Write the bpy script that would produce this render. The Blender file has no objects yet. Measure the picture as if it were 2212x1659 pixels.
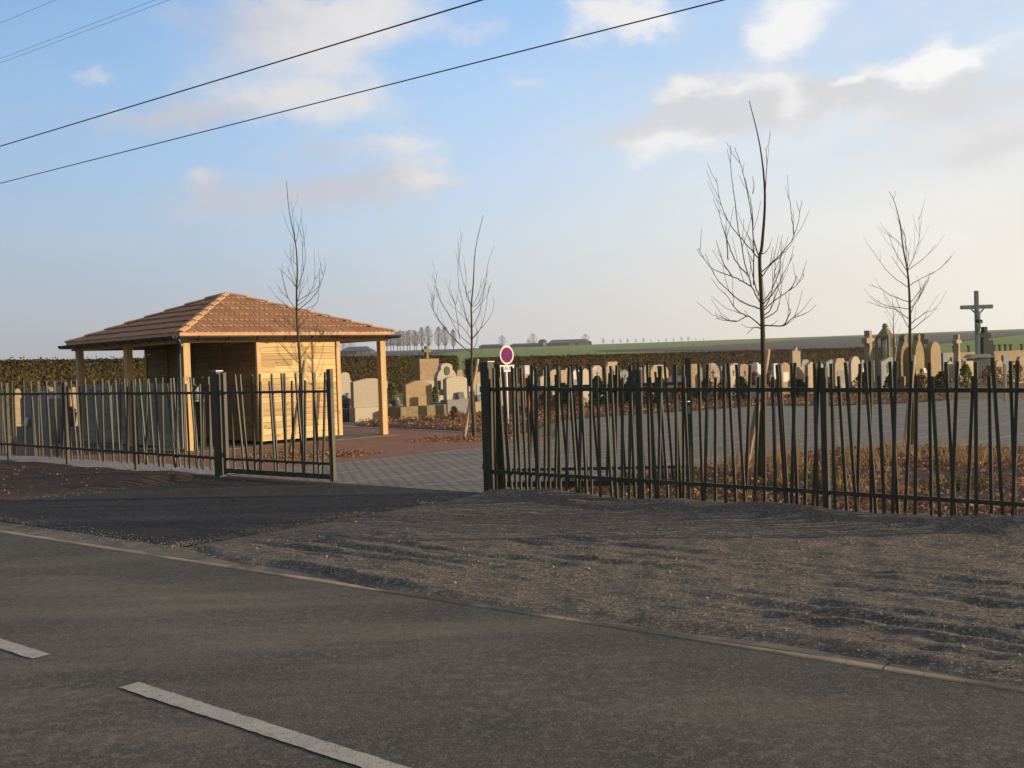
import bpy, math, random
from mathutils import Vector, Matrix, noise as mn
R = math.radians
rnd = random.Random(7)
sc = bpy.context.scene
COL = sc.collection
# ------------------------------------------------------------------ camera
CAMZ = 1.6
FP, CX, CY = 2326.0, 1106.0, 829.5          # focal length and centre in pixels of a 2212 x 1659 copy of the photo
cam = bpy.data.cameras.new("camera"); camo = bpy.data.objects.new("camera", cam); COL.objects.link(camo)
cam.sensor_width = 36; cam.lens = FP / 2212 * 36; cam.clip_start = 0.1; cam.clip_end = 6000
CM = Matrix.Rotation(R(90 - 1.07), 4, 'X') @ Matrix.Rotation(R(-1.83), 4, 'Z')
camo.matrix_world = Matrix.Translation((0, 0, CAMZ)) @ CM
sc.camera = camo
# ------------------------------------------------------------------ light
SUN_AZ = 7.0        # degrees the sun stands behind a line due right of the camera
SUN_EL = 10.0
sd = Vector((math.cos(R(SUN_AZ)) * math.cos(R(SUN_EL)), -math.sin(R(SUN_AZ)) * math.cos(R(SUN_EL)), math.sin(R(SUN_EL))))
sl = bpy.data.lights.new("sun", 'SUN'); sl.energy = 5.0; sl.angle = R(0.5); sl.color = (1.0, 0.79, 0.52)
so = bpy.data.objects.new("sun", sl); COL.objects.link(so); so.rotation_euler = sd.to_track_quat('Z', 'Y').to_euler()
so.location = (30, -5, 30)
sc.view_settings.view_transform = 'Standard'; sc.view_settings.look = 'None'
sc.view_settings.exposure = 0.20; sc.view_settings.gamma = 1.0


class NT:
    """small helper for writing node trees"""
    def __init__(s, tree): s.t = tree; s.n = tree.nodes; s.l = tree.links
    def node(s, typ, **kw):
        n = s.n.new(typ)
        for k, v in kw.items(): setattr(n, k, v)
        return n
    def put(s, sock, v):
        if isinstance(v, bpy.types.NodeSocket): s.l.new(v, sock)
        elif v is not None:
            if hasattr(sock.default_value, '__len__') and not hasattr(v, '__len__'): v = [v] * len(sock.default_value)
            if hasattr(v, '__len__') and len(v) == 3 and len(sock.default_value) == 4: v = (*v, 1)
            sock.default_value = v
    def math(s, op, a, b=None, c=None, clamp=False):
        n = s.node('ShaderNodeMath', operation=op, use_clamp=clamp)
        for i, v in enumerate((a, b, c)):
            if v is not None: s.put(n.inputs[i], v)
        return n.outputs[0]
    def mix(s, f, a, b, blend='MIX'):
        n = s.node('ShaderNodeMix', data_type='RGBA', blend_type=blend)
        s.put(n.inputs[0], f); s.put(n.inputs[6], a); s.put(n.inputs[7], b); return n.outputs[2]
    def ramp(s, v, lo, hi, smooth=True):
        n = s.node('ShaderNodeMapRange', interpolation_type='SMOOTHSTEP' if smooth else 'LINEAR')
        s.put(n.inputs[0], v); n.inputs[1].default_value = lo; n.inputs[2].default_value = hi; return n.outputs[0]
    def noise(s, vec, scale, detail=5, rough=.55, dist=0):
        n = s.node('ShaderNodeTexNoise'); s.put(n.inputs['Vector'], vec)
        n.inputs['Scale'].default_value = scale; n.inputs['Detail'].default_value = detail
        n.inputs['Roughness'].default_value = rough; n.inputs['Distortion'].default_value = dist; return n.outputs[0]
    def voro(s, vec, scale, feature='F1', out='Distance'):
        n = s.node('ShaderNodeTexVoronoi', feature=feature); s.put(n.inputs['Vector'], vec); n.inputs['Scale'].default_value = scale
        return n.outputs[out]
    def mapping(s, vec, rotz=0, scale=(1, 1, 1), loc=(0, 0, 0)):
        n = s.node('ShaderNodeMapping'); s.put(n.inputs[0], vec); n.inputs[1].default_value = loc
        n.inputs[2].default_value = (0, 0, rotz); n.inputs[3].default_value = scale; return n.outputs[0]


# ------------------------------------------------------------------ sky
w = bpy.data.worlds.new("World"); sc.world = w; w.use_nodes = True
T = NT(w.node_tree); T.n.clear()
sky = T.node('ShaderNodeTexSky', sky_type='NISHITA', sun_disc=False, sun_elevation=R(SUN_EL), sun_rotation=R(90 + SUN_AZ))
sky.altitude = 50; sky.air_density = 1.0; sky.dust_density = 1.6; sky.ozone_density = 1.5
tc = T.node('ShaderNodeTexCoord').outputs['Generated']
sp = T.node('ShaderNodeSeparateXYZ'); T.put(sp.inputs[0], tc)
az = T.math('ARCTAN2', sp.outputs[0], sp.outputs[1]); el = T.math('ARCSINE', sp.outputs[2])
cv = T.node('ShaderNodeCombineXYZ'); T.put(cv.inputs[0], az); T.put(cv.inputs[1], el)
UV = cv.outputs[0]
def sky_angle(px, py):
    d = (CM.to_3x3() @ Vector(((px - CX) / FP, -(py - CY) / FP, -1))).normalized()
    return math.atan2(d.x, d.y), math.asin(d.z)
# clear air over the blue: milky towards the horizon and warm towards the sun
SKY_STR = 0.11
gr = T.node('ShaderNodeValToRGB'); T.put(gr.inputs[0], T.math('MULTIPLY', T.math('MAXIMUM', el, 0.0), 2.0))
cr = gr.color_ramp
stops = [(0.0, (.50, .51, .56)), (.10, (.52, .57, .66)), (.24, (.50, .64, .80)), (.36, (.44, .64, .90)), (.50, (.38, .61, .92)), (.75, (.25, .49, .90)), (1.0, (.17, .37, .80))]
cr.elements[0].position, cr.elements[0].color = stops[0][0], (*stops[0][1], 1)
cr.elements[1].position, cr.elements[1].color = stops[-1][0], (*stops[-1][1], 1)
for p, c in stops[1:-1]:
    e = cr.elements.new(p); e.color = (*c, 1)
warm = T.math('MULTIPLY', T.ramp(az, -.35, .62), T.ramp(el, .42, .0))
base = T.mix(T.math('MULTIPLY', warm, .95), gr.outputs[0], (1.0, .91, .77))
# cloud tone added to the unseen sky above and behind, to balance ambient light
high = T.math('MAXIMUM', T.ramp(el, .42, .85), T.ramp(T.math('ABSOLUTE', az), .75, 1.3))
base = T.mix(T.math('MULTIPLY', high, .92), base, T.mix(T.ramp(T.noise(tc, 3.0, 5), .35, .65), T.mix(T.ramp(az, -.7, .2), (.19, .255, .35), (.26, .25, .24)), T.mix(T.ramp(az, -.7, .2), (.29, .34, .41), (.37, .35, .33))))
veil = T.math('MULTIPLY', T.ramp(az, -.05, .5), T.ramp(T.noise(T.mapping(UV, scale=(1, 2.2, 1)), 3.2, 4), .28, .72))
base = T.mix(T.math('MULTIPLY', veil, .62), base, (.93, .91, .88))
base = T.mix(T.ramp(az, .02, -.50), base, (.77, .79, .815), 'MULTIPLY')     # the sky darkens away from the sun
# cloud banks: soft patches of sky filled by fractal noise
warp = T.node('ShaderNodeVectorMath', operation='MULTIPLY_ADD')
nz = T.node('ShaderNodeTexNoise'); T.put(nz.inputs['Vector'], T.mapping(UV, scale=(1, 1.6, 1))); nz.inputs['Scale'].default_value = 11; nz.inputs['Detail'].default_value = 6
T.put(warp.inputs[0], nz.outputs['Color']); warp.inputs[1].default_value = (.075, .045, 0); T.put(warp.inputs[2], UV)
shift = T.node('ShaderNodeVectorMath', operation='SUBTRACT'); T.put(shift.inputs[0], warp.outputs[0]); shift.inputs[1].default_value = (.0375, .0225, 0)
nz2 = T.node('ShaderNodeTexNoise'); T.put(nz2.inputs['Vector'], T.mapping(UV, scale=(1, 1.5, 1))); nz2.inputs['Scale'].default_value = 36; nz2.inputs['Detail'].default_value = 8; nz2.inputs['Roughness'].default_value = .62
w2 = T.node('ShaderNodeVectorMath', operation='MULTIPLY_ADD'); T.put(w2.inputs[0], nz2.outputs['Color']); w2.inputs[1].default_value = (.046, .030, 0)
sh3 = T.node('ShaderNodeVectorMath', operation='SUBTRACT'); T.put(sh3.inputs[0], shift.outputs[0]); sh3.inputs[1].default_value = (.023, .015, 0); T.put(w2.inputs[2], sh3.outputs[0])
WUV = w2.outputs[0]
GREY = [  # x, y, half width, half height (photo pixels), weight: shaded cloud bodies
    (540, 62, 200, 66, .75), (330, 255, 130, 34, .75), (440, 232, 130, 38, .7), (700, 320, 150, 26, .6), (560, 412, 170, 38, .95), (790, 395, 170, 42, 1.1), (470, 440, 120, 20, .4), (60, 232, 70, 22, .45), (250, 525, 80, 14, .4), (700, 458, 170, 26, .4), (570, 560, 70, 20, .3),
    (1586, 216, 190, 60, 1.0), (1500, 250, 150, 30, .6), (1806, 205, 100, 36, .75), (2006, 205, 200, 46, .65), (2140, 240, 160, 70, .55), (1300, 300, 140, 20, .55), (2050, 332, 140, 38, .45), (2180, 325, 90, 40, .45), (1330, 550, 190, 24, .3), (1260, 596, 170, 16, .2)]
WHITE = [  # sunlit heads
    (760, 35, 210, 72, 1.15), (620, 185, 190, 72, .85), (760, 232, 130, 50, .5), (870, 305, 85, 32, .85), (905, 375, 66, 36, 1.0), (440, 400, 44, 24, .55), (205, 165, 26, 14, .45), (690, 545, 34, 24, .4), (1000, 70, 80, 26, .45),
    (1350, 25, 100, 44, 1.0), (1345, 62, 140, 32, .75), (1720, 35, 86, 70, 1.0), (1690, 85, 75, 34, .7), (1130, 180, 38, 22, .5), (1610, 168, 85, 22, .75), (1702, 198, 54, 38, 1.0), (1480, 193, 50, 18, .8), (1430, 300, 88, 42, .95), (1845, 180, 45, 13, .7), (2032, 135, 72, 52, 1.1), (1980, 150, 120, 28, .7),
    (2140, 95, 70, 22, .55), (1760, 290, 200, 44, .55), (2100, 300, 150, 28, .45), (2120, 400, 130, 64, .5), (1700, 480, 260, 32, .35), (1980, 520, 260, 34, .4)]
def ellipse_sum(vec, lst):
    tot = None
    for (x, y, a, b, wt) in lst:
        ca, ce = sky_angle(x, y)
        m = T.node('ShaderNodeMapping', vector_type='TEXTURE')
        T.put(m.inputs[0], vec); m.inputs[1].default_value = (ca, ce, 0); m.inputs[2].default_value = (0, 0, R(4)); m.inputs[3].default_value = (a / FP, b / FP, 1)
        ln = T.node('ShaderNodeVectorMath', operation='LENGTH'); T.put(ln.inputs[0], m.outputs[0])
        v = T.math('MULTIPLY', T.ramp(ln.outputs['Value'], 1.75, .0), wt)
        tot = v if tot is None else T.math('ADD', tot, v)
    return tot
grey, white = ellipse_sum(WUV, GREY), ellipse_sum(WUV, WHITE)
fine = T.ramp(T.noise(T.mapping(UV, scale=(1, 1.7, 1)), 15, 9, .60, .25), .28, .72, False)
both = T.math('ADD', grey, white)
cover = T.ramp(T.math('ADD', both, T.math('MULTIPLY', T.math('SUBTRACT', fine, .5), T.math('MULTIPLY', T.ramp(both, .0, .4), .75))), -.02, 1.35)
lit = T.ramp(T.math('SUBTRACT', T.math('MULTIPLY', white, T.math('ADD', .60, T.math('MULTIPLY', fine, .8))), T.math('MULTIPLY', grey, .6)), -.45, .95)
gcol = T.mix(T.ramp(az, -.3, .3), (.54, .55, .62), (.70, .68, .69))
ccol = T.mix(lit, gcol, T.mix(T.ramp(az, -.3, .4), (.80, .75, .72), (.99, .965, .93)))
final = T.mix(T.math('MULTIPLY', cover, .90), base, ccol)
# the analytic sky lights the scene; the cloud and haze picture is expressed in its own units
skyc = T.node('ShaderNodeVectorMath', operation='SCALE'); T.put(skyc.inputs[0], sky.outputs[0]); skyc.inputs['Scale'].default_value = 1.0
pic = T.node('ShaderNodeVectorMath', operation='SCALE'); T.put(pic.inputs[0], final); pic.inputs['Scale'].default_value = 1.0 / SKY_STR
bg = T.node('ShaderNodeBackground'); T.put(bg.inputs[0], T.mix(.85, skyc.outputs[0], pic.outputs[0])); bg.inputs[1].default_value = SKY_STR
wo = T.node('ShaderNodeOutputWorld'); T.l.new(bg.outputs[0], wo.inputs[0])


# ------------------------------------------------------------------ pixel <-> world
def ray(px, py): return (CM.to_3x3() @ Vector(((px - CX) / FP, -(py - CY) / FP, -1))).normalized()
def G(px, py, z=0.0):
    d = ray(px, py); return Vector((0, 0, CAMZ)) + d * ((z - CAMZ) / d.z)
def AT(px, py, Y):
    d = ray(px, py); return Vector((0, 0, CAMZ)) + d * (Y / d.y)
def PLANE(px, py, p0, nrm):
    d = ray(px, py); return Vector((0, 0, CAMZ)) + d * ((p0 - Vector((0, 0, CAMZ))).dot(nrm) / d.dot(nrm))
RIDGE = 700.0; GRADE = 0.0233
def terrain(x, y):
    r = math.hypot(x, y)
    if r < 130: return 0.0
    t = min(r, RIDGE) - 160
    h = GRADE * (t if t > 30 else (t + 30) ** 2 / 120 if t > -30 else 0)
    if r > RIDGE: h -= (r - RIDGE) * .01
    return h
def HIT(px, py):
    d = ray(px, py); p = Vector((0, 0, CAMZ)); t = 100.0
    while t < RIDGE:
        q = p + d * t
        if q.z <= terrain(q.x, q.y): return q
        t += 1.0
    q = p + d * (RIDGE - 5); q.z = terrain(q.x, q.y); return q


# ------------------------------------------------------------------ materials
MATS = {}
def mat(name, c1, c2=None, scale=6, rough=.8, bump=0.0, bscale=40, detail=5, spec=.25, metal=0.0, island=0.0, objvar=0.0, stretch=(1, 1, 1), rotz=0,
        c3=None, s3=60, lo=.35, hi=.65, lo3=.5, hi3=.62, hook=None, trans=0.0, bdist=.02):
    m = bpy.data.materials.new(name); m.use_nodes = True; N = NT(m.node_tree); b = N.n['Principled BSDF']
    co = N.node('ShaderNodeTexCoord').outputs['Object']
    v = N.mapping(co, rotz, stretch)
    col = c1
    if c2 is not None: col = N.mix(N.ramp(N.noise(v, scale, detail), lo, hi), c1, c2)
    if c3 is not None: col = N.mix(N.ramp(N.noise(v, s3, 3), lo3, hi3), col, c3)
    if hook: col = hook(N, co, v, col, b)
    if island or objvar:
        hsv = N.node('ShaderNodeHueSaturation')
        if island: rv = N.node('ShaderNodeNewGeometry').outputs['Random Per Island']; k = island
        else: rv = N.node('ShaderNodeObjectInfo').outputs['Random']; k = objvar
        N.put(hsv.inputs['Value'], N.math('ADD', 1 - k, N.math('MULTIPLY', rv, 2 * k)))
        N.put(hsv.inputs['Hue'], N.math('ADD', .5 - k * .04, N.math('MULTIPLY', N.math('FRACT', N.math('MULTIPLY', rv, 7.31)), k * .08)))
        N.put(hsv.inputs['Color'], col); col = hsv.outputs[0]
    N.put(b.inputs['Base Color'], col); b.inputs['Roughness'].default_value = rough; b.inputs['Metallic'].default_value = metal
    b.inputs['Specular IOR Level'].default_value = spec
    if bump:
        bp = N.node('ShaderNodeBump'); bp.inputs['Strength'].default_value = bump; bp.inputs['Distance'].default_value = bdist
        N.put(bp.inputs['Height'], N.noise(v, bscale, 4)); N.l.new(bp.outputs[0], b.inputs['Normal'])
    if trans:
        tr = N.node('ShaderNodeBsdfTranslucent'); N.put(tr.inputs[0], col); ms = N.node('ShaderNodeMixShader'); ms.inputs[0].default_value = trans
        out = N.n['Material Output']; N.l.new(b.outputs[0], ms.inputs[1]); N.l.new(tr.outputs[0], ms.inputs[2]); N.l.new(ms.outputs[0], out.inputs[0])
    MATS[name] = m; return m
AX = R(-39.2)                                    # the road's direction
def asphalt_hook(streak):
    def h(N, co, v, col, b):
        al = N.mapping(co, -AX, (.28, 1.6, 1))
        col = N.mix(N.math('MULTIPLY', N.ramp(N.noise(al, .8, 7, .66), .44, .74), streak), col, (.235, .19, .135))
        ax_ = N.node('ShaderNodeSeparateXYZ'); N.put(ax_.inputs[0], N.mapping(co, -AX))
        wt = N.math('PINGPONG', N.math('ADD', ax_.outputs[1], N.math('MULTIPLY', N.noise(al, .6, 3), .5)), .9)
        col = N.mix(N.math('MULTIPLY', N.ramp(wt, .65, .15), streak * .45), col, (.055, .050, .043))
        sp_ = N.voro(co, 125, out='Color')
        g = N.node('ShaderNodeSeparateColor'); N.put(g.inputs[0], sp_)
        col = N.mix(N.math('MULTIPLY', N.ramp(g.outputs[0], .82, .95), .5), col, (.28, .24, .19))
        col = N.mix(N.math('MULTIPLY', N.ramp(g.outputs[1], .74, .92), .5), col, (.03, .028, .026))
        return col
    return h
mat('road_asphalt', (.104, .090, .066), (.076, .067, .052), 1.3, .85, .35, 130, c3=(.13, .115, .092), s3=14, hook=asphalt_hook(.75))
mat('fresh_asphalt', (.042, .038, .034), (.031, .029, .027), 1.1, .85, .35, 120, spec=.12, c3=(.055, .049, .043), s3=9, hook=asphalt_hook(.22))
def paint_hook(N, co, v, col, b):
    return N.mix(N.ramp(N.noise(co, 34, 8, .75), .54, .64), col, (.17, .155, .125))
mat('road_paint', (.44, .40, .34), (.36, .33, .28), 9, .7, .4, 120, hook=paint_hook)
mat('concrete_kerb', (.62, .44, .27), (.46, .33, .21), 1.4, .9, .15, 60, c3=(.20, .155, .11), s3=.9, lo3=.46, hi3=.62)
mat('concrete_slab', (.155, .135, .11), (.105, .095, .08), 1.0, .85, .15, 70, c3=(.20, .16, .115), s3=3)
def gravel_hook(N, co, v, col, b):
    c = N.node('ShaderNodeSeparateColor'); N.put(c.inputs[0], N.voro(co, 75, out='Color'))
    col = N.mix(N.math('MULTIPLY', N.ramp(c.outputs[0], .78, .93), .7), col, (.44, .34, .24))
    col = N.mix(N.math('MULTIPLY', N.ramp(c.outputs[1], .70, .9), .65), col, (.045, .04, .038))
    f = N.node('ShaderNodeSeparateColor'); N.put(f.inputs[0], N.voro(co, 28, out='Color')); col = N.mix(N.math('MULTIPLY', N.ramp(f.outputs[2], .93, .99), .35), col, (.36, .31, .25))
    al = N.mapping(co, R(18), (.45, 3.0, 1))
    return N.mix(N.math('MULTIPLY', N.ramp(N.noise(al, 1.6, 5), .56, .74), .55), col, (.17, .088, .068))
mat('verge_gravel', (.150, .128, .105), (.112, .100, .087), 2.0, .95, .7, 110, c3=(.20, .16, .125), s3=22, hook=gravel_hook, bdist=.035)
mat('dark_soil', (.048, .037, .030), (.082, .048, .036), 1.2, .95, .9, 22, c3=(.17, .105, .065), s3=16, lo3=.57, hi3=.70, bdist=.04, stretch=(.5, 1.6, 1), rotz=R(20))
mat('pale_grit', (.30, .29, .30), (.16, .15, .15), 9, .95, .8, 60, c3=(.44, .42, .42), s3=40)
mat('brown_grit', (.25, .125, .080), (.19, .095, .065), 2.5, .95, .6, 90, c3=(.31, .18, .125), s3=110)
mat('cemetery_earth', (.16, .11, .062), (.115, .10, .040), .7, .95, .6, 18, c3=(.24, .17, .10), s3=9)
mat('field_green', (.165, .225, .018), (.135, .190, .016), .05, .9, 0, detail=4, c3=(.175, .21, .03), s3=.5)
mat('ploughed', (.100, .068, .055), (.075, .054, .046), .06, .95, 0, stretch=(.2, 1.5, 1), rotz=R(-15), c3=(.115, .080, .065), s3=.4)
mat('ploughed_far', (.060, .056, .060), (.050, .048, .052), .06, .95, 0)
def paver_hook(N, co, v, col, b):
    m = N.mapping(co, -R(46), (1, 1, 1))
    bk = N.node('ShaderNodeTexBrick'); N.put(bk.inputs['Vector'], m); bk.inputs['Scale'].default_value = 1.0
    bk.offset = .5; bk.inputs['Brick Width'].default_value = .20; bk.inputs['Row Height'].default_value = .15; bk.inputs['Mortar Size'].default_value = .022
    bk.inputs['Mortar Smooth'].default_value = .4
    bk.inputs['Color1'].default_value = (.275, .24, .195, 1); bk.inputs['Color2'].default_value = (.225, .195, .165, 1); bk.inputs['Mortar'].default_value = (.085, .075, .06, 1)
    c = N.mix(.70, col, bk.outputs['Color']); c = N.mix(N.math('MULTIPLY', N.ramp(N.noise(co, 3.5, 8, .7), .48, .72), .6), c, (.13, .105, .08))
    sx = N.node('ShaderNodeSeparateXYZ'); N.put(sx.inputs[0], m)
    row = N.math('ABSOLUTE', N.math('SUBTRACT', N.math('FRACT', N.math('DIVIDE', sx.outputs[1], 1.28)), .5))
    c = N.mix(N.math('MULTIPLY', N.math('LESS_THAN', row, .035), .30), c, (.46, .43, .38))
    bp = N.node('ShaderNodeBump'); bp.inputs['Strength'].default_value = .9; bp.inputs['Distance'].default_value = .02; bp.invert = True
    N.put(bp.inputs['Height'], bk.outputs['Fac']); N.l.new(bp.outputs[0], b.inputs['Normal'])
    return c
mat('pavers', (.24, .21, .175), (.19, .17, .15), 1.2, .85, 0, hook=paver_hook)
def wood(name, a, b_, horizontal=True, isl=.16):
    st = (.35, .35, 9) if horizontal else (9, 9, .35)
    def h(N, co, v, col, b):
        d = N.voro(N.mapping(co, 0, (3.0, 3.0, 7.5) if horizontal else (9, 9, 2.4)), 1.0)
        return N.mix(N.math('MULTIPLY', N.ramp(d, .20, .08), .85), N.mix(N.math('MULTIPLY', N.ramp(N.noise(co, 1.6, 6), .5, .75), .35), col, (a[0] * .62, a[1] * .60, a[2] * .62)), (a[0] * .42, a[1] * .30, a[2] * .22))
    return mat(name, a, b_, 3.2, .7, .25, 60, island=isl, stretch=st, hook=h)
wood('pine_boards', (.68, .48, .245), (.54, .34, .14), isl=.26)
wood('pine_timber', (.66, .46, .23), (.58, .38, .17), False, .06)
wood('grey_green_boards', (.27, .265, .205), (.215, .215, .17))
wood('shaded_inner_boards', (.27, .17, .07), (.21, .125, .05))  # board colour darkened to stand in for the shade inside the shelter
mat('shingle', (.44, .235, .128), (.34, .17, .088), 4, .75, .3, 40, island=.17, stretch=(6, 6, 6))
mat('hip_timber', (.62, .37, .20), (.54, .30, .15), 5, .75, .2, 50, island=.1)
mat('shingle_under', (.10, .05, .025), None, rough=.9)
mat('black_plastic', (.018, .018, .017), (.026, .025, .022), 4, .42, spec=.5)
mat('fence_paint', (.046, .046, .034), (.060, .057, .038), 6, .5, .1, 90, spec=.35, objvar=.12)
mat('steel', (.55, .55, .55), (.45, .45, .45), 20, .3, metal=1.0)
mat('galvanised', (.30, .31, .32), (.24, .25, .26), 30, .45, metal=.7)
mat('white_paint', (.80, .79, .76), (.74, .72, .69), 8, .5)
mat('sign_red', (.36, .010, .014), (.33, .009, .012), 6, .75, spec=.08)
mat('sign_blue', (.022, .06, .34), (.02, .05, .30), 6, .75, spec=.08)
mat('sign_text', (.03, .03, .03), None, rough=.6)
def stone(name, a, b_, sc_=14, rough=.75, fleck=None, spec=.25):
    def h(N, co, v, col, b):
        return N.mix(N.math('MULTIPLY', N.ramp(N.noise(co, 2.1, 5), .55, .75), .35), col, (a[0] * .55, a[1] * .52, a[2] * .40))
    return mat(name, a, b_, sc_, rough, .25, 70, c3=fleck, s3=120, objvar=.10, hook=h, spec=spec)
stone('pale_granite', (.46, .38, .28), (.40, .33, .245), 60, .6, (.28, .24, .20))
stone('tan_stone', (.40, .305, .195), (.33, .25, .155), 9)
stone('brown_stone', (.33, .235, .135), (.28, .195, .11), 8)
stone('grey_stone', (.26, .255, .24), (.21, .205, .19), 12)
stone('lichen_stone', (.30, .225, .12), (.20, .165, .09), 7, .9)
stone('dark_lichen', (.055, .062, .048), (.04, .045, .036), 7, .9)
stone('red_granite', (.36, .155, .085), (.29, .12, .065), 50, .45, (.20, .10, .07), .4)
stone('brown_granite', (.24, .145, .09), (.18, .11, .07), 50, .25, (.12, .08, .06), .5)
stone('dark_granite', (.035, .038, .045), (.05, .052, .06), 50, .22, (.08, .08, .09), .5)
stone('blue_granite', (.12, .145, .18), (.09, .11, .14), 50, .35, (.18, .20, .23), .5)
stone('white_stone', (.62, .59, .54), (.54, .51, .46), 12, .7)
mat('plaque_green', (.07, .085, .055), (.05, .06, .04), 20, .6)
mat('weathered_cement', (.30, .315, .27), (.24, .26, .225), 8, .85, .3, 40)
mat('bark', (.075, .062, .040), (.105, .088, .058), 20, .9, .6, 60, stretch=(1, 1, .3))
mat('bark_green', (.105, .090, .035), (.075, .066, .032), 12, .9, .6, 60, stretch=(1, 1, .3))
mat('twig', (.070, .048, .034), (.10, .068, .045), 10, .85)
mat('stake_wood', (.50, .36, .24), (.40, .27, .17), 7, .8, .4, 40, stretch=(1, 1, .2), c3=(.24, .14, .08), s3=5, lo3=.60, hi3=.70)
mat('rubber', (.03, .027, .025), None, rough=.8)
mat('dead_leaf', (.27, .135, .063), (.36, .205, .105), 1.5, .75, island=.55, trans=.25)
mat('dry_grass', (.46, .31, .15), (.36, .22, .095), 2, .85, island=.3, trans=.35)
mat('green_leaf', (.055, .085, .022), (.085, .105, .03), 2, .75, island=.4, trans=.2)
mat('conifer_leaf', (.030, .055, .022), (.045, .070, .026), 3, .8, island=.35, trans=.1)
mat('yellow_leaf', (.17, .19, .04), (.11, .15, .03), 3, .7, island=.35, trans=.25)
mat('hedge_leaf', (.108, .075, .022), (.072, .066, .020), .8, .8, island=.5, trans=.2)
mat('hedge_leaf_dark', (.085, .066, .018), (.112, .066, .022), .5, .8, island=.5, trans=.2)
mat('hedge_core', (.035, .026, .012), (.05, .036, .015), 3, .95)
mat('brown_shrub_leaf', (.22, .10, .045), (.15, .085, .035), 2, .8, island=.5, trans=.25)
mat('flower_red', (.50, .03, .07), (.60, .12, .22), 5, .6, island=.3, trans=.2)
mat('flower_pink', (.62, .24, .32), (.70, .45, .48), 5, .6, island=.3, trans=.2)
mat('flower_white', (.75, .72, .68), (.62, .58, .55), 5, .6, island=.2, trans=.2)
mat('clay_pot', (.17, .12, .09), (.12, .09, .07), 8, .7)
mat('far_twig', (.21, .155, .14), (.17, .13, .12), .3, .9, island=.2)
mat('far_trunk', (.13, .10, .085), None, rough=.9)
mat('barn_roof', (.075, .092, .115), (.062, .078, .10), .2, .7)
mat('barn_wall', (.30, .22, .15), (.24, .18, .13), .4, .85)
mat('barn_dark', (.06, .062, .068), (.05, .052, .056), .3, .8)
mat('wire', (.012, .012, .014), None, rough=.6)
mat('ochre_wall', (.40, .29, .17), (.33, .235, .135), 1.2, .9, .2, 30)


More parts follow.
